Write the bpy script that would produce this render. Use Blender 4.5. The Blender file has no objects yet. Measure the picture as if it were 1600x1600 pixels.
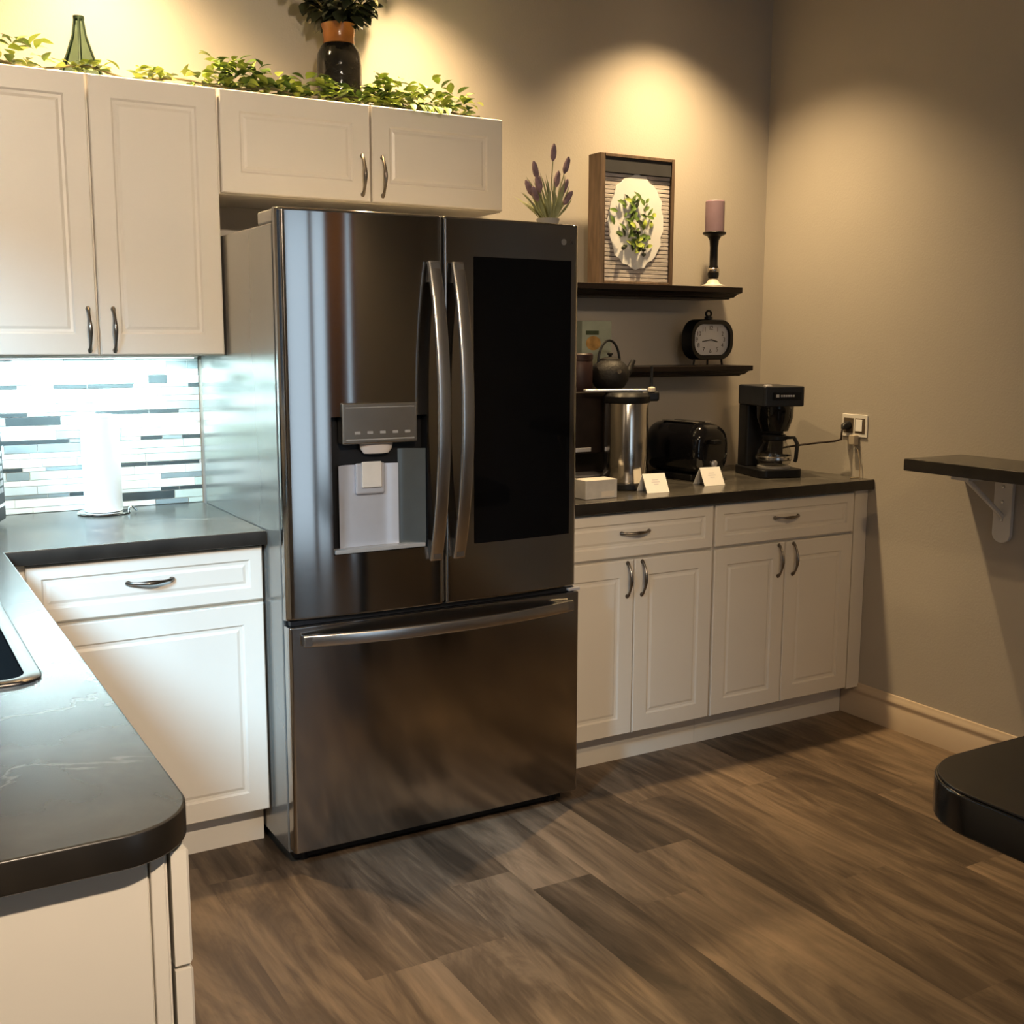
import bpy, bmesh, math, random
from mathutils import Matrix, Vector
random.seed(7)
PI = math.pi
scene = bpy.context.scene
C = scene.collection

# ------------------------------------------------------------------ camera
cam_d = bpy.data.cameras.new('camera')
cam_d.sensor_fit = 'HORIZONTAL'; cam_d.sensor_width = 36.0
cam_d.lens = 1774.52 / 1600 * 36.0
cam_d.clip_start = 0.02
cam = bpy.data.objects.new('camera', cam_d); C.objects.link(cam)
yaw, pitch, roll = 0.5264, -0.151, 0.0024
F = Vector((math.sin(yaw)*math.cos(pitch), math.cos(yaw)*math.cos(pitch), math.sin(pitch)))
R0 = Vector((math.cos(yaw), -math.sin(yaw), 0)); U0 = R0.cross(F)
Rv = math.cos(roll)*R0 + math.sin(roll)*U0; Uv = -math.sin(roll)*R0 + math.cos(roll)*U0
cam.matrix_world = Matrix(((Rv.x, Uv.x, -F.x, -0.9404), (Rv.y, Uv.y, -F.y, -3.5672), (Rv.z, Uv.z, -F.z, 1.4235), (0, 0, 0, 1)))
scene.camera = cam

# ------------------------------------------------------------------ exposure, world, lights
scene.view_settings.view_transform = 'Standard'
scene.view_settings.look = 'None'
scene.view_settings.gamma = 1.0
scene.view_settings.use_curve_mapping = False
scene.view_settings.exposure = 0.0
w = bpy.data.worlds.new('world'); scene.world = w; w.use_nodes = True
w.node_tree.nodes['Background'].inputs[0].default_value = (0.62, 0.76, 1.0, 1)
w.node_tree.nodes['Background'].inputs[1].default_value = 0.15

WARM = (1.0, 0.70, 0.36)
def spot(name, loc, power, size, blend, rad=0.03, col=WARM, target=None):
    d = bpy.data.lights.new(name, 'SPOT'); d.energy = power; d.color = col
    d.spot_size = math.radians(size); d.spot_blend = blend; d.shadow_soft_size = rad
    o = bpy.data.objects.new(name, d); C.objects.link(o); o.location = loc
    if target:
        o.rotation_euler = (Vector(target) - Vector(loc)).to_track_quat('-Z', 'Y').to_euler()
    return o
def area(name, loc, sx, sy, power, col, rot):
    d = bpy.data.lights.new(name, 'AREA'); d.shape = 'RECTANGLE'; d.size = sx; d.size_y = sy
    d.energy = power; d.color = col
    o = bpy.data.objects.new(name, d); C.objects.link(o); o.location = loc; o.rotation_euler = rot
    return o
CEIL = 2.76
RW = 2.316           # right wall
LW = -1.31           # left wall
REAR = -4.8
DOWN = [(-0.25, -0.30), (0.68, -0.30), (1.74, -0.35)]
for i, (x, y) in enumerate(DOWN):
    spot('downlight_beam', (x, y, CEIL - 0.012), (150, 132, 160)[i], (120, 112, 116)[i], 0.95, 0.03)
spot('downlight_beam', (-0.60, -4.2, CEIL - 0.012), 700, 74, 1.0, 0.06, col=(1.0, 0.79, 0.57), target=(-0.75, -0.6, 1.0))
spot('downlight_beam', (0.45, -3.5, CEIL - 0.012), 135, 50, 1.0, 0.05, col=(1.0, 0.66, 0.32), target=(1.35, -0.6, 0.45))
spot('downlight_beam', (1.25, -4.35, CEIL - 0.012), 70, 110, 0.9, 0.05)  # added lamp, brightens the rear wall mirrored in the fridge doors
# daylight through the window over the sink and the glass door at the far end
sky = area('window_daylight', (-2.6, -3.6, 3.2), 1.1, 1.1, 900, (0.43, 0.72, 1.0), (0, 0, 0))
sky.rotation_euler = (Vector((0.0, -0.62, 0.25)) - Vector((-2.6, -3.6, 3.2))).to_track_quat('-Z', 'Y').to_euler()
area('door_daylight', (0.90, REAR - 0.16, 1.2), 1.16, 2.3, 17, (0.68, 0.83, 1.0), (PI/2, 0, 0))
# LED strip under the wall cabinet
area('under_cabinet_glow', (-0.34, -0.10, 1.362), 0.6, 0.03, 12, (0.70, 0.96, 1.0), (0, 0, 0))

# ------------------------------------------------------------------ materials
def mat(name, col, rough=0.5, metal=0.0, var=0.0, scale=20.0, bump=0.0, bscale=60.0, stretch=(1, 1, 1), **kw):
    m = bpy.data.materials.new(name); m.use_nodes = True
    nt = m.node_tree; b = nt.nodes['Principled BSDF']
    b.inputs['Base Color'].default_value = (*col, 1); b.inputs['Roughness'].default_value = rough
    b.inputs['Metallic'].default_value = metal
    for k, v in kw.items():
        b.inputs[k.replace('_', ' ')].default_value = v
    if var or bump:
        tc = nt.nodes.new('ShaderNodeTexCoord'); mp = nt.nodes.new('ShaderNodeMapping')
        mp.inputs['Scale'].default_value = stretch
        nt.links.new(tc.outputs['Object'], mp.inputs['Vector'])
    if var:
        n = nt.nodes.new('ShaderNodeTexNoise'); n.inputs['Scale'].default_value = scale; n.inputs['Detail'].default_value = 4
        nt.links.new(mp.outputs['Vector'], n.inputs['Vector'])
        r = nt.nodes.new('ShaderNodeValToRGB')
        r.color_ramp.elements[0].position = 0.3; r.color_ramp.elements[1].position = 0.7
        r.color_ramp.elements[0].color = (*[c * (1 - var) for c in col], 1)
        r.color_ramp.elements[1].color = (*[min(1, c * (1 + var)) for c in col], 1)
        nt.links.new(n.outputs['Fac'], r.inputs['Fac']); nt.links.new(r.outputs['Color'], b.inputs['Base Color'])
    if bump:
        n2 = nt.nodes.new('ShaderNodeTexNoise'); n2.inputs['Scale'].default_value = bscale; n2.inputs['Detail'].default_value = 3
        nt.links.new(mp.outputs['Vector'], n2.inputs['Vector'])
        bp = nt.nodes.new('ShaderNodeBump'); bp.inputs['Strength'].default_value = bump; bp.inputs['Distance'].default_value = 0.002
        nt.links.new(n2.outputs['Fac'], bp.inputs['Height']); nt.links.new(bp.outputs['Normal'], b.inputs['Normal'])
    return m

def floor_mat():
    m = mat('plank_vinyl', (0.2, 0.15, 0.11), 0.5, Specular_IOR_Level=0.35)
    nt = m.node_tree; b = nt.nodes['Principled BSDF']; L = nt.links.new
    at = nt.nodes.new('ShaderNodeAttribute'); at.attribute_name = 'tone'
    tc = nt.nodes.new('ShaderNodeTexCoord')
    off = nt.nodes.new('ShaderNodeVectorMath'); off.operation = 'MULTIPLY_ADD'
    off.inputs[1].default_value = (7.3, 19.1, 3.0)
    L(at.outputs['Color'], off.inputs[0]); L(tc.outputs['Object'], off.inputs[2])
    mp = nt.nodes.new('ShaderNodeMapping'); mp.inputs['Scale'].default_value = (6.0, 1.0, 1)
    L(off.outputs[0], mp.inputs['Vector'])
    n = nt.nodes.new('ShaderNodeTexNoise'); n.inputs['Scale'].default_value = 1.3; n.inputs['Detail'].default_value = 8
    n.inputs['Roughness'].default_value = 0.62; n.inputs['Distortion'].default_value = 1.6
    L(mp.outputs['Vector'], n.inputs['Vector'])
    mp2 = nt.nodes.new('ShaderNodeMapping'); mp2.inputs['Scale'].default_value = (60.0, 2.5, 1)
    L(off.outputs[0], mp2.inputs['Vector'])
    n2 = nt.nodes.new('ShaderNodeTexNoise'); n2.inputs['Scale'].default_value = 1.5; n2.inputs['Detail'].default_value = 5
    L(mp2.outputs['Vector'], n2.inputs['Vector'])
    add = nt.nodes.new('ShaderNodeMath'); add.operation = 'MULTIPLY_ADD'; add.inputs[1].default_value = 0.20
    L(n2.outputs['Fac'], add.inputs[0]); L(n.outputs['Fac'], add.inputs[2])
    sep = nt.nodes.new('ShaderNodeSeparateColor'); L(at.outputs['Color'], sep.inputs[0])
    add2 = nt.nodes.new('ShaderNodeMath'); add2.operation = 'MULTIPLY_ADD'; add2.inputs[1].default_value = 0.26
    L(sep.outputs[0], add2.inputs[0]); L(add.outputs[0], add2.inputs[2])
    r = nt.nodes.new('ShaderNodeValToRGB'); e = r.color_ramp.elements
    e[0].position = 0.50; e[0].color = (0.042, 0.028, 0.018, 1)
    e[1].position = 0.98; e[1].color = (0.27, 0.19, 0.125, 1)
    q = e.new(0.70); q.color = (0.112, 0.077, 0.051, 1)
    q = e.new(0.82); q.color = (0.18, 0.128, 0.085, 1)
    L(add2.outputs[0], r.inputs['Fac']); L(r.outputs['Color'], b.inputs['Base Color'])
    bp = nt.nodes.new('ShaderNodeBump'); bp.inputs['Strength'].default_value = 0.25; bp.inputs['Distance'].default_value = 0.002
    L(n2.outputs['Fac'], bp.inputs['Height']); L(bp.outputs['Normal'], b.inputs['Normal'])
    return m

def stone_mat():
    m = mat('dark_laminate', (0.05, 0.047, 0.042), 0.24, Specular_IOR_Level=0.32)
    nt = m.node_tree; b = nt.nodes['Principled BSDF']; L = nt.links.new
    tc = nt.nodes.new('ShaderNodeTexCoord')
    n = nt.nodes.new('ShaderNodeTexNoise'); n.inputs['Scale'].default_value = 4.5; n.inputs['Detail'].default_value = 8
    n.inputs['Distortion'].default_value = 0.8; L(tc.outputs['Object'], n.inputs['Vector'])
    r = nt.nodes.new('ShaderNodeValToRGB'); e = r.color_ramp.elements
    e[0].position = 0.35; e[0].color = (0.032, 0.030, 0.027, 1)
    e[1].position = 0.70; e[1].color = (0.085, 0.078, 0.068, 1)
    L(n.outputs['Fac'], r.inputs['Fac'])
    n2 = nt.nodes.new('ShaderNodeTexNoise'); n2.inputs['Scale'].default_value = 2.6; n2.inputs['Detail'].default_value = 7
    n2.inputs['Distortion'].default_value = 1.4; L(tc.outputs['Object'], n2.inputs['Vector'])
    r2 = nt.nodes.new('ShaderNodeValToRGB'); q = r2.color_ramp.elements
    q[0].position = 0.485; q[0].color = (0, 0, 0, 1); q[1].position = 0.515; q[1].color = (0, 0, 0, 1)
    z = q.new(0.5); z.color = (0.5, 0.5, 0.5, 1)
    L(n2.outputs['Fac'], r2.inputs['Fac'])
    mx = nt.nodes.new('ShaderNodeMixRGB'); L(r2.outputs['Color'], mx.inputs[0]); L(r.outputs['Color'], mx.inputs[1])
    mx.inputs[2].default_value = (0.20, 0.185, 0.16, 1)
    L(mx.outputs[0], b.inputs['Base Color'])
    return m

def steel_mat(name, col, rough, aniso=0.0):
    m = mat(name, col, rough, 1.0)
    nt = m.node_tree; b = nt.nodes['Principled BSDF']; L = nt.links.new
    tc = nt.nodes.new('ShaderNodeTexCoord'); mp = nt.nodes.new('ShaderNodeMapping')
    mp.inputs['Scale'].default_value = (2, 2, 900)
    L(tc.outputs['Object'], mp.inputs['Vector'])
    n = nt.nodes.new('ShaderNodeTexNoise'); n.inputs['Scale'].default_value = 1.0; n.inputs['Detail'].default_value = 3
    L(mp.outputs['Vector'], n.inputs['Vector'])
    mr = nt.nodes.new('ShaderNodeMapRange'); mr.inputs['To Min'].default_value = rough * 0.85; mr.inputs['To Max'].default_value = rough * 1.2
    L(n.outputs['Fac'], mr.inputs['Value']); L(mr.outputs[0], b.inputs['Roughness'])
    if aniso:
        b.inputs['Anisotropic'].default_value = aniso; b.inputs['Anisotropic Rotation'].default_value = 0.25
        tg = nt.nodes.new('ShaderNodeTangent'); tg.direction_type = 'RADIAL'; tg.axis = 'Z'
        L(tg.outputs[0], b.inputs['Tangent'])
    return m

def glass_pane_mat():
    m = bpy.data.materials.new('clear_pane'); m.use_nodes = True; nt = m.node_tree
    nt.nodes.remove(nt.nodes['Principled BSDF']); L = nt.links.new
    tr = nt.nodes.new('ShaderNodeBsdfTransparent'); tr.inputs[0].default_value = (0.93, 0.96, 0.96, 1)
    gl = nt.nodes.new('ShaderNodeBsdfGlossy'); gl.inputs['Roughness'].default_value = 0.02
    lw = nt.nodes.new('ShaderNodeLayerWeight')
    pw = nt.nodes.new('ShaderNodeMath'); pw.operation = 'POWER'; pw.inputs[1].default_value = 4.0; L(lw.outputs['Facing'], pw.inputs[0])
    fr = nt.nodes.new('ShaderNodeMath'); fr.operation = 'MULTIPLY_ADD'; fr.inputs[1].default_value = 0.6; fr.inputs[2].default_value = 0.05; L(pw.outputs[0], fr.inputs[0])
    mx = nt.nodes.new('ShaderNodeMixShader'); L(fr.outputs[0], mx.inputs[0]); L(tr.outputs[0], mx.inputs[1]); L(gl.outputs[0], mx.inputs[2])
    L(mx.outputs[0], nt.nodes['Material Output'].inputs[0])
    return m
def tinted_pane(name, col):
    m = glass_pane_mat(); m.name = name
    m.node_tree.nodes['Transparent BSDF'].inputs[0].default_value = (*col, 1); return m

M_WALL = mat('taupe_wall_paint', (0.44, 0.402, 0.35), 0.62, var=0.02, scale=3, bump=0.25, bscale=140)
M_CEIL = mat('ceiling_paint', (0.55, 0.49, 0.42), 0.9, bump=0.3, bscale=90)
M_FLOOR = floor_mat()
M_TRIM = mat('cream_trim_paint', (0.58, 0.47, 0.35), 0.35, bump=0.05)
M_CAB = mat('cream_cabinet', (0.74, 0.69, 0.61), 0.38, var=0.015, scale=6, bump=0.03, bscale=40)
M_DARKIN = mat('dark_recess', (0.02, 0.018, 0.016), 0.8, var=0.1)
M_STONE = stone_mat()
M_EDGE = mat('shaded_edge_laminate', (0.018, 0.015, 0.012), 0.35, var=0.35, scale=14)  # same laminate as the top, with the shadow on its edges put into the colour
M_PULL = mat('pewter_pull', (0.22, 0.19, 0.16), 0.28, 1.0, var=0.25, scale=60)
M_STEEL = steel_mat('brushed_steel', (0.37, 0.355, 0.34), 0.10, 0.90)
M_HANDLE = mat('handle_steel', (0.55, 0.54, 0.53), 0.24, 1.0, var=0.02)
M_SIDE = mat('grey_fridge_side', (0.25, 0.24, 0.22), 0.2, 0.5, var=0.02, scale=5)
M_GLASSB = mat('black_glass', (0.002, 0.002, 0.0025), 0.05, var=0.1, Specular_IOR_Level=0.22)
M_BLACKP = mat('black_plastic', (0.007, 0.007, 0.008), 0.38, var=0.2, scale=30, Specular_IOR_Level=0.3)
M_GLOSSB = mat('gloss_black', (0.004, 0.004, 0.005), 0.06, var=0.1)
M_GREYP = mat('grey_plastic', (0.26, 0.25, 0.24), 0.45, var=0.05)
M_SILVER = mat('silver_plastic', (0.62, 0.62, 0.66), 0.3, 0.6, var=0.03)
M_WHITEP = mat('white_plastic', (0.78, 0.76, 0.72), 0.4, var=0.02)
M_PAPER = mat('white_paper', (0.85, 0.84, 0.82), 0.9, var=0.015, bump=0.1, bscale=200)
M_INK = mat('grey_ink', (0.35, 0.34, 0.36), 0.8, var=0.05)
M_SHELF = mat('espresso_wood', (0.010, 0.006, 0.005), 0.4, var=0.4, scale=8, stretch=(1, 12, 12), Specular_IOR_Level=0.25)
M_WOOD = mat('oak_frame_wood', (0.125, 0.080, 0.050), 0.6, var=0.35, scale=10, stretch=(6, 6, 1), bump=0.2)
M_GREYW = mat('weathered_wood', (0.22, 0.19, 0.165), 0.7, var=0.3, scale=12, stretch=(5, 5, 1), bump=0.2)
M_CHALK = mat('charcoal_board', (0.03, 0.03, 0.034), 0.7, var=0.25, scale=10)
M_SLAT = mat('whitewashed_slats', (0.55, 0.50, 0.47), 0.7, var=0.3, scale=20, stretch=(1, 1, 8))
M_WHITE = mat('white_enamel', (0.92, 0.92, 0.90), 0.5, var=0.02)
M_LEAF = mat('green_leaf', (0.10, 0.17, 0.03), 0.5, var=0.5, scale=25, bump=0.1)
M_LEAFL = mat('lime_leaf', (0.34, 0.42, 0.07), 0.5, var=0.35, scale=25, bump=0.1)
M_LEAFD = mat('dark_leaf', (0.022, 0.030, 0.014), 0.45, var=0.6, scale=14, bump=0.1)
M_STEM = mat('plant_stem', (0.12, 0.10, 0.04), 0.7, var=0.2)
M_LAVL = mat('sage_leaf', (0.24, 0.25, 0.12), 0.7, var=0.3, scale=30)
M_LAVF = mat('mauve_flower', (0.20, 0.13, 0.15), 0.8, var=0.3, scale=50, bump=0.3)
M_LILAC = mat('lilac_wax', (0.24, 0.16, 0.20), 0.55, var=0.08, scale=12)
M_BLKWOOD = mat('black_turned_wood', (0.008, 0.007, 0.007), 0.35, var=0.3, scale=20, Specular_IOR_Level=0.3)
M_MERC = mat('silvered_band', (0.55, 0.50, 0.45), 0.25, 1.0, var=0.3, scale=40)
M_STONEW = mat('pale_stone', (0.62, 0.56, 0.48), 0.5, var=0.1)
M_FACE = mat('clock_face_paper', (0.60, 0.61, 0.66), 0.6, var=0.02)
M_IRON = mat('cast_iron', (0.010, 0.009, 0.009), 0.55, var=0.2, bump=0.9, bscale=110, Specular_IOR_Level=0.3)
M_POD = mat('dark_brown_plastic', (0.012, 0.008, 0.007), 0.4, var=0.3, scale=15, Specular_IOR_Level=0.25)
M_MAROON = mat('maroon_tin', (0.022, 0.010, 0.010), 0.45, var=0.25, scale=20, Specular_IOR_Level=0.25)
M_TEA = mat('pale_green_card', (0.34, 0.38, 0.30), 0.7, var=0.15, scale=15)
M_AMBER = mat('amber_print', (0.42, 0.24, 0.07), 0.7, var=0.4, scale=40)
M_GREENP = mat('dark_green_print', (0.05, 0.07, 0.03), 0.7, var=0.3, scale=40)
M_POLST = steel_mat('polished_steel', (0.60, 0.57, 0.53), 0.14)
M_POT = mat('black_ceramic', (0.010, 0.009, 0.008), 0.10, var=0.3, bump=1.0, bscale=45)
M_NECK = mat('amber_ceramic', (0.36, 0.13, 0.03), 0.2, var=0.3, scale=14)
M_WIRE = mat('green_metal_wire', (0.03, 0.05, 0.03), 0.4, 0.6, var=0.2)
M_GREENG = tinted_pane('green_glass', (0.44, 0.54, 0.47))
M_CARAFE = tinted_pane('smoky_glass', (0.80, 0.80, 0.79))
M_CLEAR = glass_pane_mat()
M_CORD = mat('dark_cord', (0.03, 0.02, 0.015), 0.5, var=0.1)
M_CORDW = mat('tan_cord', (0.34, 0.27, 0.18), 0.5, var=0.1)
M_SINK = mat('black_composite', (0.006, 0.006, 0.006), 0.65, var=0.2, scale=80, Specular_IOR_Level=0.12)
M_RIM = mat('sink_rim_steel', (0.10, 0.09, 0.085), 0.3, 1.0, var=0.1)
M_TABLE = mat('dark_table_laminate', (0.022, 0.018, 0.015), 0.32, var=0.2, scale=9)
M_TEDGE = mat('black_edge_band', (0.010, 0.010, 0.010), 0.12, var=0.2)
M_BRASS = mat('lamp_trim_white', (0.7, 0.68, 0.62), 0.4, var=0.03)
M_BROWNDOOR = mat('brown_door_paint', (0.30, 0.15, 0.06), 0.5, var=0.2, scale=8, stretch=(6, 6, 1))
def glow(name, col, s):
    m = mat(name, col, 0.5, var=0.02); b = m.node_tree.nodes['Principled BSDF']
    b.inputs['Emission Color'].default_value = (*col, 1); b.inputs['Emission Strength'].default_value = s; return m
M_LAMP = glow('warm_lamp_lens', (1.0, 0.75, 0.45), 8)
M_LED = glow('cool_led_lens', (0.8, 0.97, 1.0), 6)

# ------------------------------------------------------------------ mesh helpers
class MB:
    def __init__(s): s.v, s.f, s.m, s.sm = [], [], [], []
    def add(s, vs, fs, mi=0, M=None, smooth=False):
        o = len(s.v)
        s.v += [tuple(M @ Vector(v)) if M else tuple(v) for v in vs]
        for f in fs: s.f.append([o + i for i in f]); s.m.append(mi); s.sm.append(smooth)
    def box(s, x0, x1, y0, y1, z0, z1, mi=0, M=None):
        vs = [(x, y, z) for z in (z0, z1) for y in (y0, y1) for x in (x0, x1)]
        s.add(vs, [(0, 2, 3, 1), (4, 5, 7, 6), (0, 1, 5, 4), (2, 6, 7, 3), (0, 4, 6, 2), (1, 3, 7, 5)], mi, M)
    def loft(s, rings, mi=0, M=None, caps=True, smooth=True, closed=True):
        n = len(rings[0]); vs = [p for r in rings for p in r]; fs = []
        for i in range(len(rings) - 1):
            for j in range(n if closed else n - 1):
                a, b = i*n + j, i*n + (j+1) % n
                fs.append((a, b, b + n, a + n))
        s.add(vs, fs, mi, M, smooth)
        if caps:
            s.add(rings[0], [tuple(reversed(range(n)))], mi, M); s.add(rings[-1], [tuple(range(n))], mi, M)
    def lathe(s, prof, n=32, mi=0, M=None, caps=True, c=(0, 0)):
        rings = [[(c[0] + max(r, 1e-4)*math.cos(2*PI*k/n), c[1] + max(r, 1e-4)*math.sin(2*PI*k/n), z) for k in range(n)] for r, z in prof]
        s.loft(rings, mi, M, caps)
    def cyl(s, x, y, r, z0, z1, n=24, mi=0, M=None): s.lathe([(r, z0), (r, z1)], n, mi, M, True, (x, y))
    def tube(s, pts, r, n=10, mi=0, M=None):
        pts = [Vector(p) for p in pts]; rings = []
        rr = r if isinstance(r, (list, tuple)) else [r]*len(pts)
        prev = None
        for i, p in enumerate(pts):
            t = (pts[min(i+1, len(pts)-1)] - pts[max(i-1, 0)]).normalized()
            if prev is None:
                a = Vector((0, 0, 1)) if abs(t.z) < 0.9 else Vector((1, 0, 0)); u = t.cross(a).normalized()
            else: u = (prev - t*prev.dot(t)).normalized()
            prev = u; v = t.cross(u)
            rings.append([tuple(p + rr[i]*(math.cos(2*PI*k/n)*u + math.sin(2*PI*k/n)*v)) for k in range(n)])
        s.loft(rings, mi, M)
    def strip(s, pts, ups, w, t, mi=0, M=None):       # flat bar along pts; ups = thickness direction, w across
        rings = []; pts = [Vector(p) for p in pts]
        for i, p in enumerate(pts):
            tg = (pts[min(i+1, len(pts)-1)] - pts[max(i-1, 0)]).normalized()
            up = Vector(ups[i] if isinstance(ups, list) else ups); up = (up - tg*up.dot(tg)).normalized()
            sd = tg.cross(up); ring = []
            for k in range(16):
                a = 2*PI*k/16; ca, sa = math.cos(a), math.sin(a)
                e = lambda q: math.copysign(abs(q)**0.5, q)
                ring.append(tuple(p + sd*(w/2*e(ca)) + up*(t/2*e(sa))))
            rings.append(ring)
        s.loft(rings, mi, M)
    def prism(s, poly, z0, z1, mi=0, M=None, smooth=False):   # poly in xy, extruded z
        n = len(poly)
        s.add([(x, y, z0) for x, y in poly] + [(x, y, z1) for x, y in poly],
              [(i, (i+1) % n, n + (i+1) % n, n + i) for i in range(n)], mi, M, smooth)
        s.add([(x, y, z0) for x, y in poly], [tuple(reversed(range(n)))], mi, M)
        s.add([(x, y, z1) for x, y in poly], [tuple(range(n))], mi, M)
    def build(s, name, mats, parent=None, bevel=0.0, angle=40, seg=2):
        me = bpy.data.meshes.new(name); me.from_pydata(s.v, [], s.f)
        for m in (mats if isinstance(mats, (list, tuple)) else [mats]): me.materials.append(m)
        for p, mi, sm in zip(me.polygons, s.m, s.sm): p.material_index = mi; p.use_smooth = True
        bm = bmesh.new(); bm.from_mesh(me); bmesh.ops.remove_doubles(bm, verts=bm.verts, dist=1e-6)
        bmesh.ops.recalc_face_normals(bm, faces=bm.faces); bm.to_mesh(me); bm.free()
        me.set_sharp_from_angle(angle=math.radians(angle))
        o = bpy.data.objects.new(name, me); C.objects.link(o)
        if parent: o.parent = parent
        if bevel:
            b = o.modifiers.new('soft_edges', 'BEVEL'); b.width = bevel; b.segments = seg
            b.limit_method = 'ANGLE'; b.angle_limit = math.radians(35); b.harden_normals = True
        return o
def tag(o, label, cat, group=None):
    o['label'] = label; o['category'] = cat
    if group: o['group'] = group
    return o
def thing(name, label, cat, loc=(0, 0, 0), rz=0, group=None):
    o = bpy.data.objects.new(name, None); o.empty_display_size = 0.05; C.objects.link(o)
    o.location = loc; o.rotation_euler = (0, 0, rz); return tag(o, label, cat, group)
def struct(o): o['kind'] = 'structure'; return o
def rrect(x0, x1, y0, y1, rs, n=8):     # rs radii for corners (x0y0, x1y0, x1y1, x0y1)
    P = []
    for (cx, cy, a0), r in zip(((x0, y0, PI), (x1, y0, 1.5*PI), (x1, y1, 0), (x0, y1, PI/2)), rs):
        sx = 1 if cx == x0 else -1; sy = 1 if cy == y0 else -1
        if r <= 0: P.append((cx, cy)); continue
        for k in range(n+1):
            a = a0 + PI/2*k/n; P.append((cx + sx*r + r*math.cos(a), cy + sy*r + r*math.sin(a)))
    return P
def curve_slab(name, outline, holes, z0, z1, m, parent=None, bev=0.0):
    cu = bpy.data.curves.new(name, 'CURVE'); cu.dimensions = '2D'; cu.fill_mode = 'BOTH'
    cu.extrude = (z1 - z0)/2 - bev; cu.bevel_depth = bev; cu.bevel_resolution = 2; cu.offset = -bev
    for poly in [outline] + holes:
        sp = cu.splines.new('POLY'); sp.points.add(len(poly) - 1); sp.use_cyclic_u = True
        for p, (x, y) in zip(sp.points, poly): p.co = (x, y, 0, 1)
    t = bpy.data.objects.new('tmp', cu); C.objects.link(t)
    dg = bpy.context.evaluated_depsgraph_get(); me = bpy.data.meshes.new_from_object(t.evaluated_get(dg))
    bpy.data.objects.remove(t); bpy.data.curves.remove(cu)
    me.transform(Matrix.Translation((0, 0, (z0 + z1)/2))); me.name = name
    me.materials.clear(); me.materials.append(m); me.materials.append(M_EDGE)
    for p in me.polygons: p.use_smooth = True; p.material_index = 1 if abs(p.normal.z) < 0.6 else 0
    me.set_sharp_from_angle(angle=math.radians(50))
    o = bpy.data.objects.new(name, me); C.objects.link(o)
    if parent: o.parent = parent
    return o
def text_mesh(name, body, size, depth, m, parent, M):
    cu = bpy.data.curves.new(name, 'FONT'); cu.body = body; cu.size = size; cu.extrude = depth; cu.align_x = 'CENTER'; cu.align_y = 'CENTER'
    t = bpy.data.objects.new('tmp', cu); C.objects.link(t)
    dg = bpy.context.evaluated_depsgraph_get(); me = bpy.data.meshes.new_from_object(t.evaluated_get(dg))
    bpy.data.objects.remove(t); bpy.data.curves.remove(cu)
    me.transform(M); me.materials.clear(); me.materials.append(m); me.name = name
    o = bpy.data.objects.new(name, me); C.objects.link(o); o.parent = parent
    return o
FACE_Y = Matrix(((1, 0, 0, 0), (0, 0, -1, 0), (0, 1, 0, 0), (0, 0, 0, 1)))   # xy drawing -> upright, facing -y

# ------------------------------------------------------------------ the room
def planks():
    PW, PL = 0.182, 1.22; x = LW; mb_v, mb_f, tones = [], [], []
    i = 0
    rnd = random.Random(11)
    while x < RW:
        x1 = min(x + PW, RW); y = REAR + rnd.uniform(-PL, 0) * 0.999
        while y < 0:
            y0, y1 = max(y, REAR), min(y + PL, 0)
            if y1 - y0 > 1e-4:
                o = len(mb_v); mb_v += [(x, y0, 0), (x1, y0, 0), (x1, y1, 0), (x, y1, 0)]
                mb_f.append((o, o+1, o+2, o+3)); tones.append((rnd.random(), rnd.random(), rnd.random(), 1))
            y += PL
        x = x1
    me = bpy.data.meshes.new('floor'); me.from_pydata(mb_v, [], mb_f)
    ca = me.color_attributes.new('tone', 'FLOAT_COLOR', 'CORNER')
    for p, t in zip(me.polygons, tones):
        for li in p.loop_indices: ca.data[li].color = t
    me.materials.append(M_FLOOR)
    o = bpy.data.objects.new('floor', me); C.objects.link(o); return struct(o)
planks()
b = MB(); b.box(LW - 0.12, RW + 0.12, REAR - 0.12, 0.12, CEIL, CEIL + 0.1); struct(b.build('ceiling', M_CEIL))
b = MB(); b.box(LW - 0.12, RW + 0.12, 0, 0.12, 0, CEIL); struct(b.build('wall_back', M_WALL))
b = MB(); b.box(RW, RW + 0.12, REAR, 0, 0, CEIL); struct(b.build('wall_right', M_WALL))
WY0, WY1, WZ0, WZ1 = -2.55, -0.95, 1.12, 2.12
b = MB()
b.box(LW - 0.12, LW, REAR, WY0, 0, CEIL); b.box(LW - 0.12, LW, WY1, 0, 0, CEIL)
b.box(LW - 0.12, LW, WY0, WY1, 0, WZ0); b.box(LW - 0.12, LW, WY0, WY1, WZ1, CEIL)
struct(b.build('wall_left', M_WALL))
DX0, DX1, DZ1 = 0.30, 1.52, 2.35
b = MB()
b.box(LW - 0.12, DX0, REAR - 0.12, REAR, 0, CEIL); b.box(DX1, RW + 0.12, REAR - 0.12, REAR, 0, CEIL)
b.box(DX0, DX1, REAR - 0.12, REAR, DZ1, CEIL)
struct(b.build('wall_front', M_WALL))
b = MB(); GL = [(0.37, 0.78), (0.84, 1.05), (1.39, 1.46)]
ex = [DX0] + [q for g in GL for q in g] + [DX1]
for k in range(0, len(ex), 2): b.box(ex[k], ex[k+1], REAR - 0.09, REAR - 0.03, 0, DZ1)
for x0, x1 in GL: b.box(x0, x1, REAR - 0.09, REAR - 0.03, 0, 0.12); b.box(x0, x1, REAR - 0.09, REAR - 0.03, DZ1 - 0.08, DZ1)
df = struct(b.build('door_1', M_BROWNDOOR, bevel=0.004))
b = MB()
for x0, x1 in GL: b.box(x0, x1, REAR - .063, REAR - .057, .12, DZ1 - .08)
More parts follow.
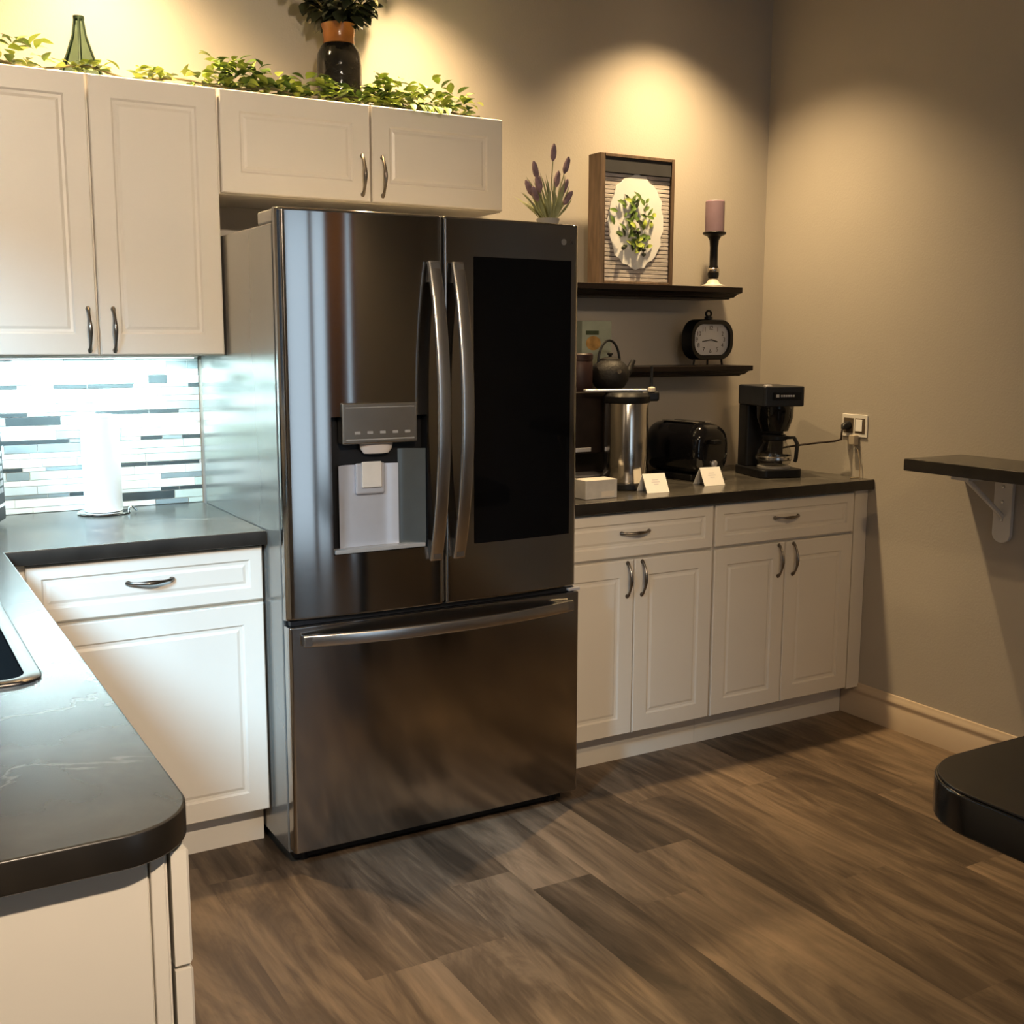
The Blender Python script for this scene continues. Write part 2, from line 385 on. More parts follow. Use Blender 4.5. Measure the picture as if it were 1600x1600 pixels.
b.build('pane', M_CLEAR, df)
WM = (WY0 + WY1)/2
b = MB()
for a0, a1, c0, c1 in ((WY0, WY0+.05, WZ0, WZ1), (WY1-.05, WY1, WZ0, WZ1), (WY0+.05, WY1-.05, WZ0, WZ0+.05), (WY0+.05, WY1-.05, WZ1-.05, WZ1), (WM-.025, WM+.025, WZ0+.05, WZ1-.05)):
    b.box(LW - 0.09, LW - 0.03, a0, a1, c0, c1)
wf = struct(b.build('window_1', M_WHITEP, bevel=0.004))
b = MB()
b.box(LW - 0.063, LW - 0.057, WY0+.05, WM-.025, WZ0+.05, WZ1-.05); b.box(LW - 0.063, LW - 0.057, WM+.025, WY1-.05, WZ0+.05, WZ1-.05)
b.build('pane', M_CLEAR, wf)
def baseboard(name, M, length):
    pr = [(0, 0), (0.016, 0), (0.016, 0.080), (0.0125, 0.086), (0.0125, 0.094), (0.0155, 0.0985), (0.0155, 0.106), (0.010, 0.114), (0.006, 0.126), (0, 0.128)]
    b = MB(); b.loft([[(d, 0, z) for d, z in pr], [(d, length, z) for d, z in pr]], 0, M, smooth=False)
    return struct(b.build(name, M_TRIM))
# runs in from the toe kick to the far end of the right wall
baseboard('baseboard_right', Matrix(((-1, 0, 0, RW), (0, -1, 0, -0.532), (0, 0, 1, 0), (0, 0, 0, 1))), -REAR - 0.532)
baseboard('baseboard_left', Matrix(((1, 0, 0, LW), (0, -1, 0, -2.42), (0, 0, 1, 0), (0, 0, 0, 1))), -REAR - 2.42)

# ------------------------------------------------------------------ cabinets
def panel_front(b, x0, x1, z0, z1, yb, t=0.020, rail=0.056, M=None):
    """routed door or drawer front; back on plane y=yb, facing -y"""
    L = [(0, 0), (0, t - 0.003), (0.003, t), (rail, t), (rail + 0.005, t - 0.005), (rail + 0.012, t - 0.006), (rail + 0.020, t - 0.003), (rail + 0.023, t - 0.003)]
    rings = [[(x0 + i, yb - d, z0 + i), (x1 - i, yb - d, z0 + i), (x1 - i, yb - d, z1 - i), (x0 + i, yb - d, z1 - i)] for i, d in L]
    b.loft(rings, 0, M, smooth=False)
def arch_pull(b, c, vertical=True, L=0.118, M=None):
    cx, cy, cz = c; pts, rr = [], []
    for k in range(17):
        u = -1 + 2*k/16; d = 0.026*(1 - u*u)**0.75
        q = (cx, cy - d, cz + u*L/2) if vertical else (cx + u*L/2, cy - d, cz)
        pts.append(q); rr.append(0.0036 + 0.0026*math.exp(-(u*2.6)**2) + 0.0018*math.exp(-((abs(u) - 0.95)*7)**2))
    b.tube(pts, rr, 10, 0, M)
    for u in (-0.93, 0.93):
        q0 = Vector((cx, cy, cz + u*L/2)) if vertical else Vector((cx + u*L/2, cy, cz))
        b.tube([q0, q0 + Vector((0, -0.004, 0))], 0.0065, 10, 0, M)
def pull(parent, c, vertical=True, M=None, L=0.118):
    b = MB(); arch_pull(b, c, vertical, L, M); return b.build('pull', M_PULL, parent)

def wall_cabinet(name, label, x0, x1, z0, z1, doors, pulls, pz):
    t = thing(name, label, 'cabinet', (x0, 0, z0), 0, None); W, H = x1 - x0, z1 - z0
    b = MB(); b.box(0.0005, W - 0.0005, -0.300, -0.002, 0, H); b.build('body', M_CAB, t, bevel=0.0015)
    for (a, c), px in zip(doors, pulls):
        b = MB(); panel_front(b, a - x0, c - x0, 0.004, H - 0.004, -0.300); d = b.build('door', M_CAB, t, angle=20)
        pull(d, (px - x0, -0.320, pz - z0))
    return t
wall_cabinet('wall_cabinet', 'tall cream double door wall cabinet over the tiled corner left of the fridge', -0.69, 0.0, 1.375, 2.113,
             [(-0.686, -0.3485), (-0.3425, -0.004)], [-0.371, -0.306], 1.446)
wall_cabinet('wall_cabinet', 'short wide cream wall cabinet directly above the refrigerator', 0.0, 0.914, 1.8255, 2.113,
             [(0.004, 0.4545), (0.4605, 0.909)], [0.428, 0.493], 1.905)

TOE_H, CAB_H = 0.114, 0.876
def base_cabinet(name, label, x0, x1, fronts_x, splits, drawer_pull, door_pulls, filler=0.0, side_ext=False):
    """origin at the floor, back-left; fronts face -y. fronts_x = (left, right) limits of the fronts"""
    t = thing(name, label, 'cabinet', (x0, 0, 0)); W = x1 - x0
    b = MB(); b.box(0.0005, W - 0.0005, -0.590, -0.002, TOE_H, CAB_H); b.build('body', M_CAB, t, bevel=0.001)
    b = MB(); b.box(0.0005, W - 0.0005 - (0.017 if filler else 0), -0.532, -0.02, 0, TOE_H); b.build('toe_kick', M_CAB, t)
    a, c = fronts_x[0] - x0, fronts_x[1] - x0
    b = MB(); panel_front(b, a, c, 0.722, 0.868, -0.590, rail=0.034); d = b.build('drawer', M_CAB, t, angle=20)
    pull(d, (drawer_pull - x0, -0.610, 0.803), False)
    xs = [a] + [s - x0 for s in splits] + [c]
    for k in range(len(xs) - 1):
        b = MB(); panel_front(b, xs[k] + (0.002 if k else 0), xs[k+1] - (0.002 if k < len(xs) - 2 else 0), 0.120, 0.712, -0.590)
        d = b.build('door', M_CAB, t, angle=20)
        if k < len(door_pulls): pull(d, (door_pulls[k] - x0, -0.610, 0.647))
    if filler:
        b = MB(); b.box(W - filler, W - 0.0005, -0.606, -0.590, TOE_H, CAB_H - 0.001); b.build('filler_strip', M_CAB, t, bevel=0.001)
    return t
base_cabinet('base_cabinet', 'white base cabinet with one drawer and one door between sink counter and fridge', -0.646, 0.0, (-0.600, -0.005), [], -0.304, [])
base_cabinet('base_cabinet', 'cream base cabinet with drawer and two doors right beside the fridge', 0.918, 1.576, (0.926, 1.572), [1.2435], 1.243, [1.214, 1.273])
base_cabinet('base_cabinet', 'cream base cabinet with drawer and two doors in the right wall corner', 1.576, RW - 0.001, (1.582, 2.242), [1.908], 1.905, [1.874, 1.944], filler=0.066)

# sink run: end panel towards the room, fronts facing +x
t = thing('sink_cabinet', 'peach lit cream cabinet end panel under the rounded sink counter, nearest the viewer', 'cabinet', (LW, -2.36, 0))
SX = 0.633    # body front, local x
b = MB()
b.box(0.002, SX, 0.0, 0.018, TOE_H, CAB_H); b.box(0.002, SX, 2.332, 2.35, TOE_H, CAB_H); b.box(0.002, 0.018, 0.018, 2.332, TOE_H, CAB_H)
b.box(0.018, SX, 0.018, 2.332, TOE_H, TOE_H + 0.018); b.box(SX - 0.018, SX, 0.018, 2.332, TOE_H + 0.018, CAB_H)
b.build('body', M_CAB, t)
b = MB(); b.box(SX - 0.078, SX - 0.06, 0.02, 2.35, 0, TOE_H); b.build('toe_kick', M_CAB, t)
b = MB(); b.box(0.002, SX - 0.0215, -0.006, 0.0, 0.0, CAB_H); b.box(SX - 0.0195, SX - 0.0035, -0.0085, 0.0, 0.0, CAB_H)
b.build('end_panel', M_CAB, t, bevel=0.002)
MX = Matrix(((0, -1, 0, 0), (1, 0, 0, 0), (0, 0, 1, 0), (0, 0, 0, 1)))   # front facing -y -> facing +x
for k, (a, c) in enumerate(((-0.007, 0.45), (0.456, 0.90), (0.906, 1.35))):
    b = MB(); panel_front(b, a, c, 0.733, 0.868, -SX - 0.003, rail=0.034, M=MX); d = b.build('drawer', M_CAB, t, angle=20)
    pull(d, ((a + c)/2, -SX - 0.023, 0.803), False, M=MX)
    b = MB(); panel_front(b, a, c, 0.120, 0.727, -SX - 0.003, M=MX); d = b.build('door', M_CAB, t, angle=20)
    pull(d, (c - 0.035, -SX - 0.023, 0.647), True, M=MX)

# ------------------------------------------------------------------ countertops
CT0, CT1 = 0.876, 0.914
r = 0.085; cx1, cy0 = -0.6465, -2.405
out = [(LW + 0.003, -0.003), (LW + 0.003, cy0)]
for k in range(13):
    a = -PI/2 + PI/2*k/12; out.append((cx1 - r + r*math.cos(a), cy0 + r + r*math.sin(a)))
out += [(cx1, -0.635), (0.0, -0.635), (0.0, -0.003)]
sink_hole = list(reversed(rrect(-1.185, -0.740, -1.775, -1.02, (0.03,)*4, 6)))
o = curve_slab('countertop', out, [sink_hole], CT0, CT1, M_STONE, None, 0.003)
tag(o, 'dark L-shaped laminate countertop with rounded corner and black sink', 'countertop')
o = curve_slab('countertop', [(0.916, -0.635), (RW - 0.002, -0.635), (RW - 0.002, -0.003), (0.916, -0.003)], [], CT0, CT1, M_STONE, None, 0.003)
tag(o, 'straight dark countertop right of the fridge holding the coffee things', 'countertop')

t = thing('kitchen_sink', 'black drop-in kitchen sink with a thin metal rim, at left edge', 'sink', (-0.9625, -1.3975, CT1))
hx, hy = 0.2225, 0.3775
rim_o = rrect(-hx - .022, hx + .022, -hy - .022, hy + .022, (0.045,)*4); rim_i = rrect(-hx + .002, hx - .002, -hy + .002, hy - .002, (0.03,)*4)
b = MB(); b.loft([[(x, y, 0.0004) for x, y in rim_o], [(x, y, 0.004) for x, y in rim_o], [(x*0.985, y*0.99, 0.0065) for x, y in rim_o], [(x, y, 0.0055) for x, y in rim_i], [(x, y, 0.0004) for x, y in rim_i]], caps=False)
b.build('rim', M_RIM, t, angle=60)
bi = rrect(-hx + .003, hx - .003, -hy + .003, hy - .003, (0.03,)*4); bo = rrect(-hx + .03, hx - .03, -hy + .03, hy - .03, (0.05,)*4)
b = MB(); b.loft([[(x, y, 0.002) for x, y in bi], [(x, y, -0.03) for x, y in bi], [(x*.98, y*.99, -0.16) for x, y in bi], [(x, y, -0.19) for x, y in bo]], caps=False)
b.add([(x, y, -0.19) for x, y in bo], [tuple(range(len(bo)))])
b.build('basin', M_SINK, t)

# ------------------------------------------------------------------ tiled backsplash
def backsplash():
    mats = [mat('tile_white_glass', (0.80, 0.84, 0.83), 0.12, var=0.04), mat('tile_pale_grey', (0.55, 0.61, 0.62), 0.18, var=0.06),
            mat('tile_mid_grey', (0.21, 0.25, 0.26), 0.2, var=0.1), mat('tile_charcoal', (0.045, 0.055, 0.058), 0.15, var=0.1),
            mat('tile_sage', (0.46, 0.53, 0.48), 0.2, var=0.08), mat('grout', (0.72, 0.74, 0.72), 0.8, var=0.03)]
    b = MB(); b.box(LW + 0.004, 0.0, -0.004, -0.0006, CT1 + 0.0005, 1.3745, 5)
    z = CT1 + 0.002; rnd = random.Random(5); row = 0
    hs = [0.0145, 0.0235, 0.0095, 0.0235]
    while z < 1.37:
        h = hs[row % 4]; z1 = min(z + h, 1.3735); x = LW + 0.005 - rnd.uniform(0, 0.1)
        while x < -0.001:
            l = rnd.choice([0.06, 0.098, 0.145, 0.20]) * rnd.uniform(0.9, 1.1); x1 = min(x + l, -0.001)
            if row % 4 == 2: mi = rnd.choices([0, 1, 2, 3, 4], [1, 2, 3, 5, 1])[0]
            else: mi = rnd.choices([0, 1, 2, 3, 4], [6, 3, 2, 0.5, 2.5])[0]
            if x1 - max(x, LW + 0.005) > 0.01: b.box(max(x, LW + 0.005), x1, -0.008, -0.004, z, z1, mi)
            x = x1 + 0.0022
        z = z1 + 0.0022; row += 1
    return tag(b.build('tile_backsplash', mats), 'mosaic strip tile backsplash glowing under the tall wall cabinet', 'backsplash')
backsplash()
t = thing('under_cabinet_light', 'slim cool white light strip fixed below the tall wall cabinet', 'light', (-0.34, -0.10, 1.375))
b = MB(); b.box(-0.31, 0.31, -0.022, 0.022, -0.008, -0.0003); b.build('housing', M_WHITEP, t, bevel=0.002)
b = MB(); b.box(-0.30, 0.30, -0.014, 0.014, -0.0095, -0.0081); b.build('diffuser', M_LED, t)

# ------------------------------------------------------------------ refrigerator
def fridge():
    t = thing('refrigerator', 'large stainless french door refrigerator with black glass right door', 'refrigerator', (0.004, 0, 0))
    W = 0.906; YF = -0.790
    b = MB(); b.box(0, W, -0.735, -0.03, 0.035, 1.712); b.build('case', M_SIDE, t, bevel=0.004)
    for x in (0.05, W - 0.05):
        for y in (-0.70, -0.10):
            b = MB(); b.cyl(x, y, 0.022, 0.0, 0.035); b.build('foot', M_BLACKP, t)
    b = MB(); b.box(0.02, W - 0.02, -0.72, -0.70, 0.008, 0.034); b.build('kick_grille', M_BLACKP, t)
    b = MB(); b.box(0.006, W - 0.006, -0.746, -0.735, 0.05, 1.735); b.build('gasket', M_BLACKP, t)
    for x0 in (0.002, W - 0.072):
        b = MB(); b.box(x0, x0 + 0.07, -0.742, -0.62, 1.712, 1.747); b.build('hinge_cover', M_GREYP, t, bevel=0.006)
    def yp(x):
        u = abs(x - W/2)/(W/2); y = YF + 0.020*u**3.2
        d = min(x, W - x); r = 0.018
        if d < r: y += r - math.sqrt(max(0, r*r - (r - d)**2))
        return y
    def door(x0, x1, z0, z1, hole=None):
        xs = sorted(set([x0 + (x1 - x0)*k/40 for k in range(41)] + [x0 + d for d in (0.001, 0.003, 0.006)] + [x1 - d for d in (0.001, 0.003, 0.006)] + [W*0 + q for q in (0.0005, 0.0015, 0.003, 0.006, 0.010, 0.014, 0.018) if x0 < q < x1] + [W - q for q in (0.0005, 0.0015, 0.003, 0.006, 0.010, 0.014, 0.018) if x0 < W - q < x1] + (list(hole[:2]) if hole else [])))
        r = 0.006
        def yy(x):
            d = min(x - x0, x1 - x) ; y = yp(x)
            if d < r and min(x, W - x) > 0.03: y += r - math.sqrt(max(0, r*r - (r - d)**2))
            return y
        zs = [(z0, r), (z0 + r*.3, r*.29), (z0 + r, 0), (z0 + r + .002, 0), (z0 + r + .008, 0)] + ([(hole[2], 0), (hole[3], 0)] if hole else [((z0 + z1)/2, 0)]) + [(z1 - r - .008, 0), (z1 - r - .002, 0), (z1 - r, 0), (z1 - r*.3, r*.29), (z1, r)]
        n = len(xs); b = MB(); vs = [(x, min(yy(x) + off, -0.7465), z) for z, off in zs for x in xs]
        fs = []
        for i in range(len(zs) - 1):
            for j in range(n - 1):
                if hole and hole[2] - 1e-6 <= zs[i][0] and zs[i+1][0] <= hole[3] + 1e-6 and hole[0] - 1e-6 <= xs[j] and xs[j+1] <= hole[1] + 1e-6: continue
                fs.append((i*n + j, i*n + j + 1, (i+1)*n + j + 1, (i+1)*n + j))
        b.add(vs, fs, 0, None, True)
        yb = -0.746
        for i in (0, len(zs) - 1):       # top and bottom
            row = [vs[i*n + j] for j in range(n)]
            b.add(row + [(x, yb, row[0][2]) for x in xs], [(j, j + 1, n + j + 1, n + j) for j in range(n - 1)])
        for j in (0, n - 1):
            col = [vs[i*n + j] for i in range(len(zs))]
            b.add(col + [(xs[j], yb, c[2]) for c in col], [(i, i + 1, len(zs) + i + 1, len(zs) + i) for i in range(len(zs) - 1)])
        return b
    # upper doors
    hole = (0.130, 0.402, 0.858, 1.222)
    dl = door(0.0, 0.4485, 0.690, 1.748, hole).build('left_door', M_STEEL, t, angle=50)
    dr = door(0.4565, W, 0.690, 1.748).build('right_door', M_STEEL, t, angle=50)
    b = MB(); b.box(0.449, 0.456, -0.768, -0.747, 0.692, 1.746); b.build('door_seal', M_GREYP, t)
    # dispenser
    x0, x1, z0, z1 = hole; yb = -0.752
    b = MB()
    b.add([(x0, yp(x0), z0), (x0, yp(x0), z1), (x0, yb, z1), (x0, yb, z0)], [(0, 1, 2, 3)])
    b.add([(x1, yp(x1), z0), (x1, yp(x1), z1), (x1, yb, z1), (x1, yb, z0)], [(0, 1, 2, 3)])
    b.add([(x0, yp(x0), z1), (x1, yp(x1), z1), (x1, yb, z1), (x0, yb, z1)], [(0, 1, 2, 3)])
    b.add([(x0, yb, z0), (x1, yb, z0), (x1, yb, z1), (x0, yb, z1)], [(0, 1, 2, 3)])
    disp = b.build('dispenser_recess', M_BLACKP, dl)
    # curved silver back plate, concave to the right
    b = MB(); cols = []
    for k in range(15):
        u = k/14; x = x0 + 0.022 + u*0.176
        y = yb - 0.002 - 0.008*max(0, (u - 0.78)/0.22)**1.5 - 0.018*max(0, (0.10 - u)/0.10)
        cols.append((x, y))
    b.add([(x, y, z0 + 0.012) for x, y in cols] + [(x, y, 1.092) for x, y in cols], [(i, i+1, 16 + i, 15 + i) for i in range(14)], 0, None, True)
    b.build('back_plate', M_SILVER, disp)
    b = MB(); cols = [(x0 + 0.199 + 0.070*q, yb - 0.004 - 0.030*q**1.6) for q in [k/10 for k in range(11)]]
    b.add([(x, y, z0 + 0.012) for x, y in cols] + [(x, y, 1.13) for x, y in cols], [(i, i+1, 12 + i, 11 + i) for i in range(10)], 0, None, True)
    b.build('side_cheek', mat('slate_plastic', (0.10, 0.11, 0.11), 0.25, 0.5, var=0.05), disp)
    b = MB(); b.box(x0 + 0.004, x1 - 0.004, -0.785, yb - 0.001, z0 + 0.0005, z0 + 0.012); b.build('drip_tray', M_GREYP, disp, bevel=0.002)
    b = MB(); b.box(0.156, 0.372, -0.795, -0.760, 1.150, 1.258); pn = b.build('control_panel', mat('panel_steel', (0.50, 0.47, 0.42), 0.25, 1.0, var=0.05), dl, bevel=0.004)
    b = MB(); b.box(0.166, 0.362, -0.7956, -0.795, 1.160, 1.163); b.box(0.166, 0.362, -0.7956, -0.795, 1.245, 1.247)
    for k in range(5): b.box(0.19 + k*0.036, 0.206 + k*0.036, -0.7956, -0.795, 1.176, 1.183)
    b.build('panel_marks', M_GREYP, pn)
    b = MB(); b.lathe([(0.048, 1.150), (0.046, 1.135), (0.036, 1.122), (0.02, 1.120)], 24, 0, Matrix.Translation((0.262, -0.768, 0)) @ Matrix.Diagonal((1, 0.28, 1, 1)))
    b.build('ice_chute', mat('warm_grey_plastic', (0.5, 0.45, 0.42), 0.4, var=0.05), disp)
    b = MB(); b.box(0.203, 0.288, yb - 0.0145, yb - 0.0035, 1.012, 1.096); b.build('paddle_frame', M_SILVER, disp, bevel=0.006)
    b = MB(); b.box(0.218, 0.276, yb - 0.021, yb - 0.015, 1.030, 1.100); b.build('paddle', mat('champagne_plastic', (0.55, 0.51, 0.46), 0.35, var=0.05), disp, bevel=0.004)
    # black glass
    b = MB(); rows = []
    gx0, gx1, gz0, gz1 = 0.548, 0.872, 0.854, 1.645
    xs = [gx0 + (gx1 - gx0)*k/24 for k in range(25)]
    for z in (gz0, gz1):
        rows.append([(x, yp(x) - 0.0028, z) for x in xs] + [(x, yp(x) + 0.003, z) for x in reversed(xs)])
    b.loft(rows, 0); b.build('glass_panel', M_GLASSB, dr, angle=30)
    b = MB(); b.cyl(0, 0, 0.0085, 0, 0.0012, 24, 0, Matrix.Translation((0.845, yp(0.845) - 0.0002, 1.697)) @ FACE_Y)
    em = b.build('emblem', mat('emblem_grey', (0.40, 0.39, 0.38), 0.3, 0.8, var=0.05), dr)
    text_mesh('emblem_letters', 'LG', 0.018, 0.0004, mat('letter_grey', (0.16, 0.155, 0.15), 0.3, 0.8, var=0.05), dr, Matrix.Translation((0.870, yp(0.868) - 0.0008, 1.697)) @ FACE_Y)
    # freezer drawer
    b = MB(); pl = rrect(0.0, W, -0.788, -0.746, (0.010, 0.010, 0, 0), 6); b.prism(pl, 0.052, 0.676, 0, None, True)
    fd = b.build('freezer_drawer', M_STEEL, t, bevel=0.003, angle=30)
    b = MB(); b.box(0.01, W - 0.01, -0.770, -0.747, 0.677, 0.689); b.build('drawer_gap', M_BLACKP, t)
    # handles
    def vhandle(x, par):
        pts, ups = [], []
        for k in range(25):
            u = -1 + 2*k/24; pts.append((x, -0.800 - 0.058*(1 - abs(u)**2.2), 1.224 + u*0.402)); ups.append((0, -1, 0))
        b = MB(); b.strip(pts, ups, 0.038, 0.013)
        for z in (0.85, 1.598): b.box(x - 0.012, x + 0.012, -0.812, yp(x) + 0.001, z - 0.025, z + 0.025)
        return b.build('handle', M_HANDLE, par, angle=60)
    vhandle(0.421, dl); vhandle(0.492, dr)
    pts = []
    for k in range(31):
        u = -1 + 2*k/30; pts.append((W/2 + u*0.418, -0.800 - 0.050*(1 - abs(u)**2.2), 0.640 + 0.012*(1 - u*u)*0))
    b = MB(); b.strip(pts, (0, -1, 0), 0.034, 0.014)
    for x in (0.06, W - 0.06): b.box(x - 0.025, x + 0.025, -0.812, -0.787, 0.628, 0.652)
    b.build('handle', M_HANDLE, fd, angle=60)
    b = MB(); b.box(W - 0.035, W + 0.006, -0.782, -0.74, 0.6785, 0.6875); b.build('middle_hinge', M_SILVER, t, bevel=0.002)
fridge()

# ------------------------------------------------------------------ garland, vase, terrarium on the wall cabinets
TOP = 2.113
def leaf(b, p, d, up, L, Wd, mi=0, fold=0.25):
    d = Vector(d).normalized(); up = Vector(up); s = d.cross(up)
    if s.length < 1e-3: s = d.cross(Vector((1, 0, 0)))
    s.normalize(); n = s.cross(d); p = Vector(p); rows = []
    for u, wv in ((0, 0.06), (0.25, 0.75), (0.5, 1.0), (0.78, 0.65), (1, 0.03)):
        c = p + d*(L*u) - n*(L*0.35*u*u)
        rows.append([c - s*(Wd*wv/2) + n*(fold*Wd*wv/2), c, c + s*(Wd*wv/2) + n*(fold*Wd*wv/2)])
    vs = [tuple(q) for r in rows for q in r]; fs = []
    for i in range(4):
        for j in range(2): fs.append((i*3 + j, i*3 + j + 1, i*3 + j + 4, i*3 + j + 3))
    b.add(vs, fs, mi, None, True)
def garland():
    rnd = random.Random(3)
    t = thing('leaf_garland', 'bright green leafy garland lying along the tops of the wall cabinets', 'garland', (0.1, -0.2, TOP))
    spine = []
    for k in range(61):
        u = k/60; x = -0.66 + u*1.52
        spine.append((x - 0.1, 0.2 - 0.252 + 0.012*math.sin(u*23) + 0.006*math.sin(u*51), 0.016 + 0.008*math.sin(u*37)))
    b = MB(); b.tube(spine, 0.0035, 6); b.build('stem', M_STEM, t)
    b = MB()
    # (x range, density, height)
    for x0, x1, n, hgt in ((-0.66, -0.44, 90, 0.075), (-0.44, -0.20, 34, 0.02), (-0.20, 0.02, 50, 0.035), (0.0, 0.16, 170, 0.08), (0.15, 0.36, 140, 0.055), (0.36, 0.56, 80, 0.045), (0.50, 0.72, 200, 0.085), (0.70, 0.85, 80, 0.065)):
        for k in range(n):
            x = rnd.uniform(x0, x1); y = -0.258 + rnd.uniform(-0.03, 0.018 if -0.42 < x < -0.24 or 0.33 < x < 0.55 else 0.11); z = 0.012 + rnd.random()**1.4*hgt
            a = rnd.uniform(0, 2*PI); el = rnd.uniform(-0.1, 0.9)
            d = (math.cos(a)*math.cos(el), math.sin(a)*math.cos(el), math.sin(el))
            leaf(b, (x - 0.1, y + 0.2, z), d, (rnd.uniform(-.5, .5), rnd.uniform(-.5, .5), 1), rnd.uniform(0.030, 0.046), rnd.uniform(0.018, 0.029), rnd.choice([0, 0, 1, 1, 1]))
    # a few leaves droop over the cabinet edge
    for k in range(9):
        x = rnd.uniform(0.58, 0.72)
        leaf(b, (x - 0.1, -0.325 + 0.2, 0.012), (rnd.uniform(-.4, .4), -0.75, -0.35), (0, -.3, 1), 0.035, 0.022, rnd.choice([0, 1]))
    lv = b.build('leaves', [M_LEAF, M_LEAFL], t)
    for v in lv.data.vertices: v.co.z = max(v.co.z, 0.0015) if v.co.y > -0.122 else v.co.z
garland()
t = thing('vase', 'black glazed textured vase with amber neck on the cabinets over the fridge', 'vase', (0.436, -0.135, TOP))
b = MB(); b.lathe([(0.055, 0.0005), (0.064, 0.006), (0.068, 0.04), (0.0685, 0.14), (0.066, 0.172), (0.056, 0.193), (0.049, 0.201)], 32); b.build('body', M_POT, t)
b = MB(); b.lathe([(0.049, 0.201), (0.047, 0.215), (0.049, 0.242), (0.055, 0.258), (0.047, 0.258), (0.041, 0.24), (0.040, 0.205)], 32, caps=False); b.build('neck', M_NECK, t)
rnd = random.Random(9)
t = thing('leafy_bouquet', 'dark leafy bouquet of round leaves spreading out of the black vase', 'plant', (0.436, -0.135, TOP + 0.250))
b = MB(); lv = MB()
for k in range(22):
    a = 2*PI*k/22 + rnd.uniform(-.2, .2); R = rnd.uniform(0.05, 0.20); H = rnd.uniform(0.02, 0.24)
    if R*math.sin(a) > 0.09: R = 0.09/abs(math.sin(a))
    p = [(0.012*math.cos(a), 0.012*math.sin(a), -0.02), (0.022*math.cos(a), 0.022*math.sin(a), 0.03)]
    for u in (0.4, 0.7, 1.0): p.append((0.025*math.cos(a) + R*u*math.cos(a), 0.025*math.sin(a) + R*u*math.sin(a), 0.03 + H*u))
    b.tube(p, 0.0022, 5)
    for q in p[1:]:
        for m in range(4):
            an = rnd.uniform(0, 2*PI); el = rnd.uniform(-0.7, 0.7)
            dd = (math.cos(an)*math.cos(el), math.sin(an)*math.cos(el) - 0.1, math.sin(el))
            leaf(lv, q, dd, (rnd.uniform(-.6, .6), rnd.uniform(-.9, .1), 1), rnd.uniform(0.035, 0.055), rnd.uniform(0.032, 0.046), rnd.choice([0, 0, 0, 1]))
for k in range(26):
    a = 2*PI*k/26 + rnd.uniform(-.15, .15); el = rnd.uniform(-0.75, 0.15); R = rnd.uniform(0.035, 0.075)
    leaf(lv, (R*math.cos(a), R*math.sin(a), 0.03 + rnd.uniform(-0.005, 0.03)), (math.cos(a)*math.cos(el), math.sin(a)*math.cos(el), math.sin(el)), (rnd.uniform(-.3, .3), rnd.uniform(-.5, .1), 1), rnd.uniform(0.04, 0.06), rnd.uniform(0.034, 0.048), 0)
b.build('stems', M_STEM, t); o = lv.build('leaves', [M_LEAFD, mat('olive_leaf', (0.07, 0.07, 0.022), 0.45, var=0.4, scale=14)], t)
for v in o.data.vertices: v.co.y = min(v.co.y, 0.125)
t = thing('glass_terrarium', 'tapered green glass ornament with dark edge wires amid left garland', 'ornament', (-0.322, -0.13, TOP))
n = 6; lv2 = [(0.078, 0.003), (0.062, 0.03), (0.040, 0.075), (0.020, 0.13), (0.012, 0.178)]
ring = lambda r_, z_: [(r_*math.cos(2*PI*k/n + .3), r_*math.sin(2*PI*k/n + .3), z_) for k in range(n)]
b = MB(); b.loft([ring(a, c) for a, c in lv2], 0, None, False, False); b.build('glass', M_GREENG, t)
b = MB()
for k in range(n): b.tube([ring(a, c)[k] for a, c in lv2], 0.0028, 6)
for a, c in (lv2[0], lv2[-1]): b.tube(ring(a, c) + [ring(a, c)[0]], 0.0028, 6)
b.cyl(0, 0, 0.015, 0.175, 0.183, 12)
b.build('wire_frame', M_WIRE, t)

# ------------------------------------------------------------------ lavender on the fridge
rnd = random.Random(21)
t = thing('lavender_plant', 'faded mauve lavender plant standing on top of the refrigerator', 'plant', (0.853, -0.685, 1.7475))
b = MB(); b.lathe([(0.026, 0.0004), (0.030, 0.003), (0.034, 0.022), (0.030, 0.022)], 20); b.build('pot', M_GREYP, t)
b = MB(); fl = MB()
for k in range(60):
    a = rnd.uniform(0, 2*PI); lean = rnd.uniform(0.02, 0.075); H = rnd.uniform(0.06, 0.125)
    p0 = Vector((0.02*math.cos(a), 0.02*math.sin(a), 0.018)); d = Vector((lean*math.cos(a), lean*math.sin(a)*0.7, H))
    leaf(b, p0, d, (0, -1, 0.2), d.length, 0.008, 0, 0.1)
for k in range(11):
    a = rnd.uniform(0, 2*PI); x = (-0.062, -0.05, -0.04, -0.015, 0.002, 0.028, 0.035, 0.06, 0.068, -0.065, 0.05)[k]; y = 0.04*math.sin(a); H = (0.10, 0.15, 0.11, 0.12, 0.200, 0.13, 0.165, 0.08, 0.10, 0.08, 0.11)[k]
    p = [(x*0.2, y*0.2, 0.018), (x*0.6, y*0.6, H*0.55), (x, y, H)]; b.tube(p, 0.0016, 5)
    d = (Vector(p[2]) - Vector(p[1])).normalized(); c = Vector(p[2]); fl = MB()
    fl.tube([c - d*0.018, c - d*0.008, c + d*0.008, c + d*0.022, c + d*0.03], [0.003, 0.0085, 0.009, 0.007, 0.002], 8)
    fl.build('flower_spike', M_LAVF, t)
b.build('leaves', M_LAVL, t)

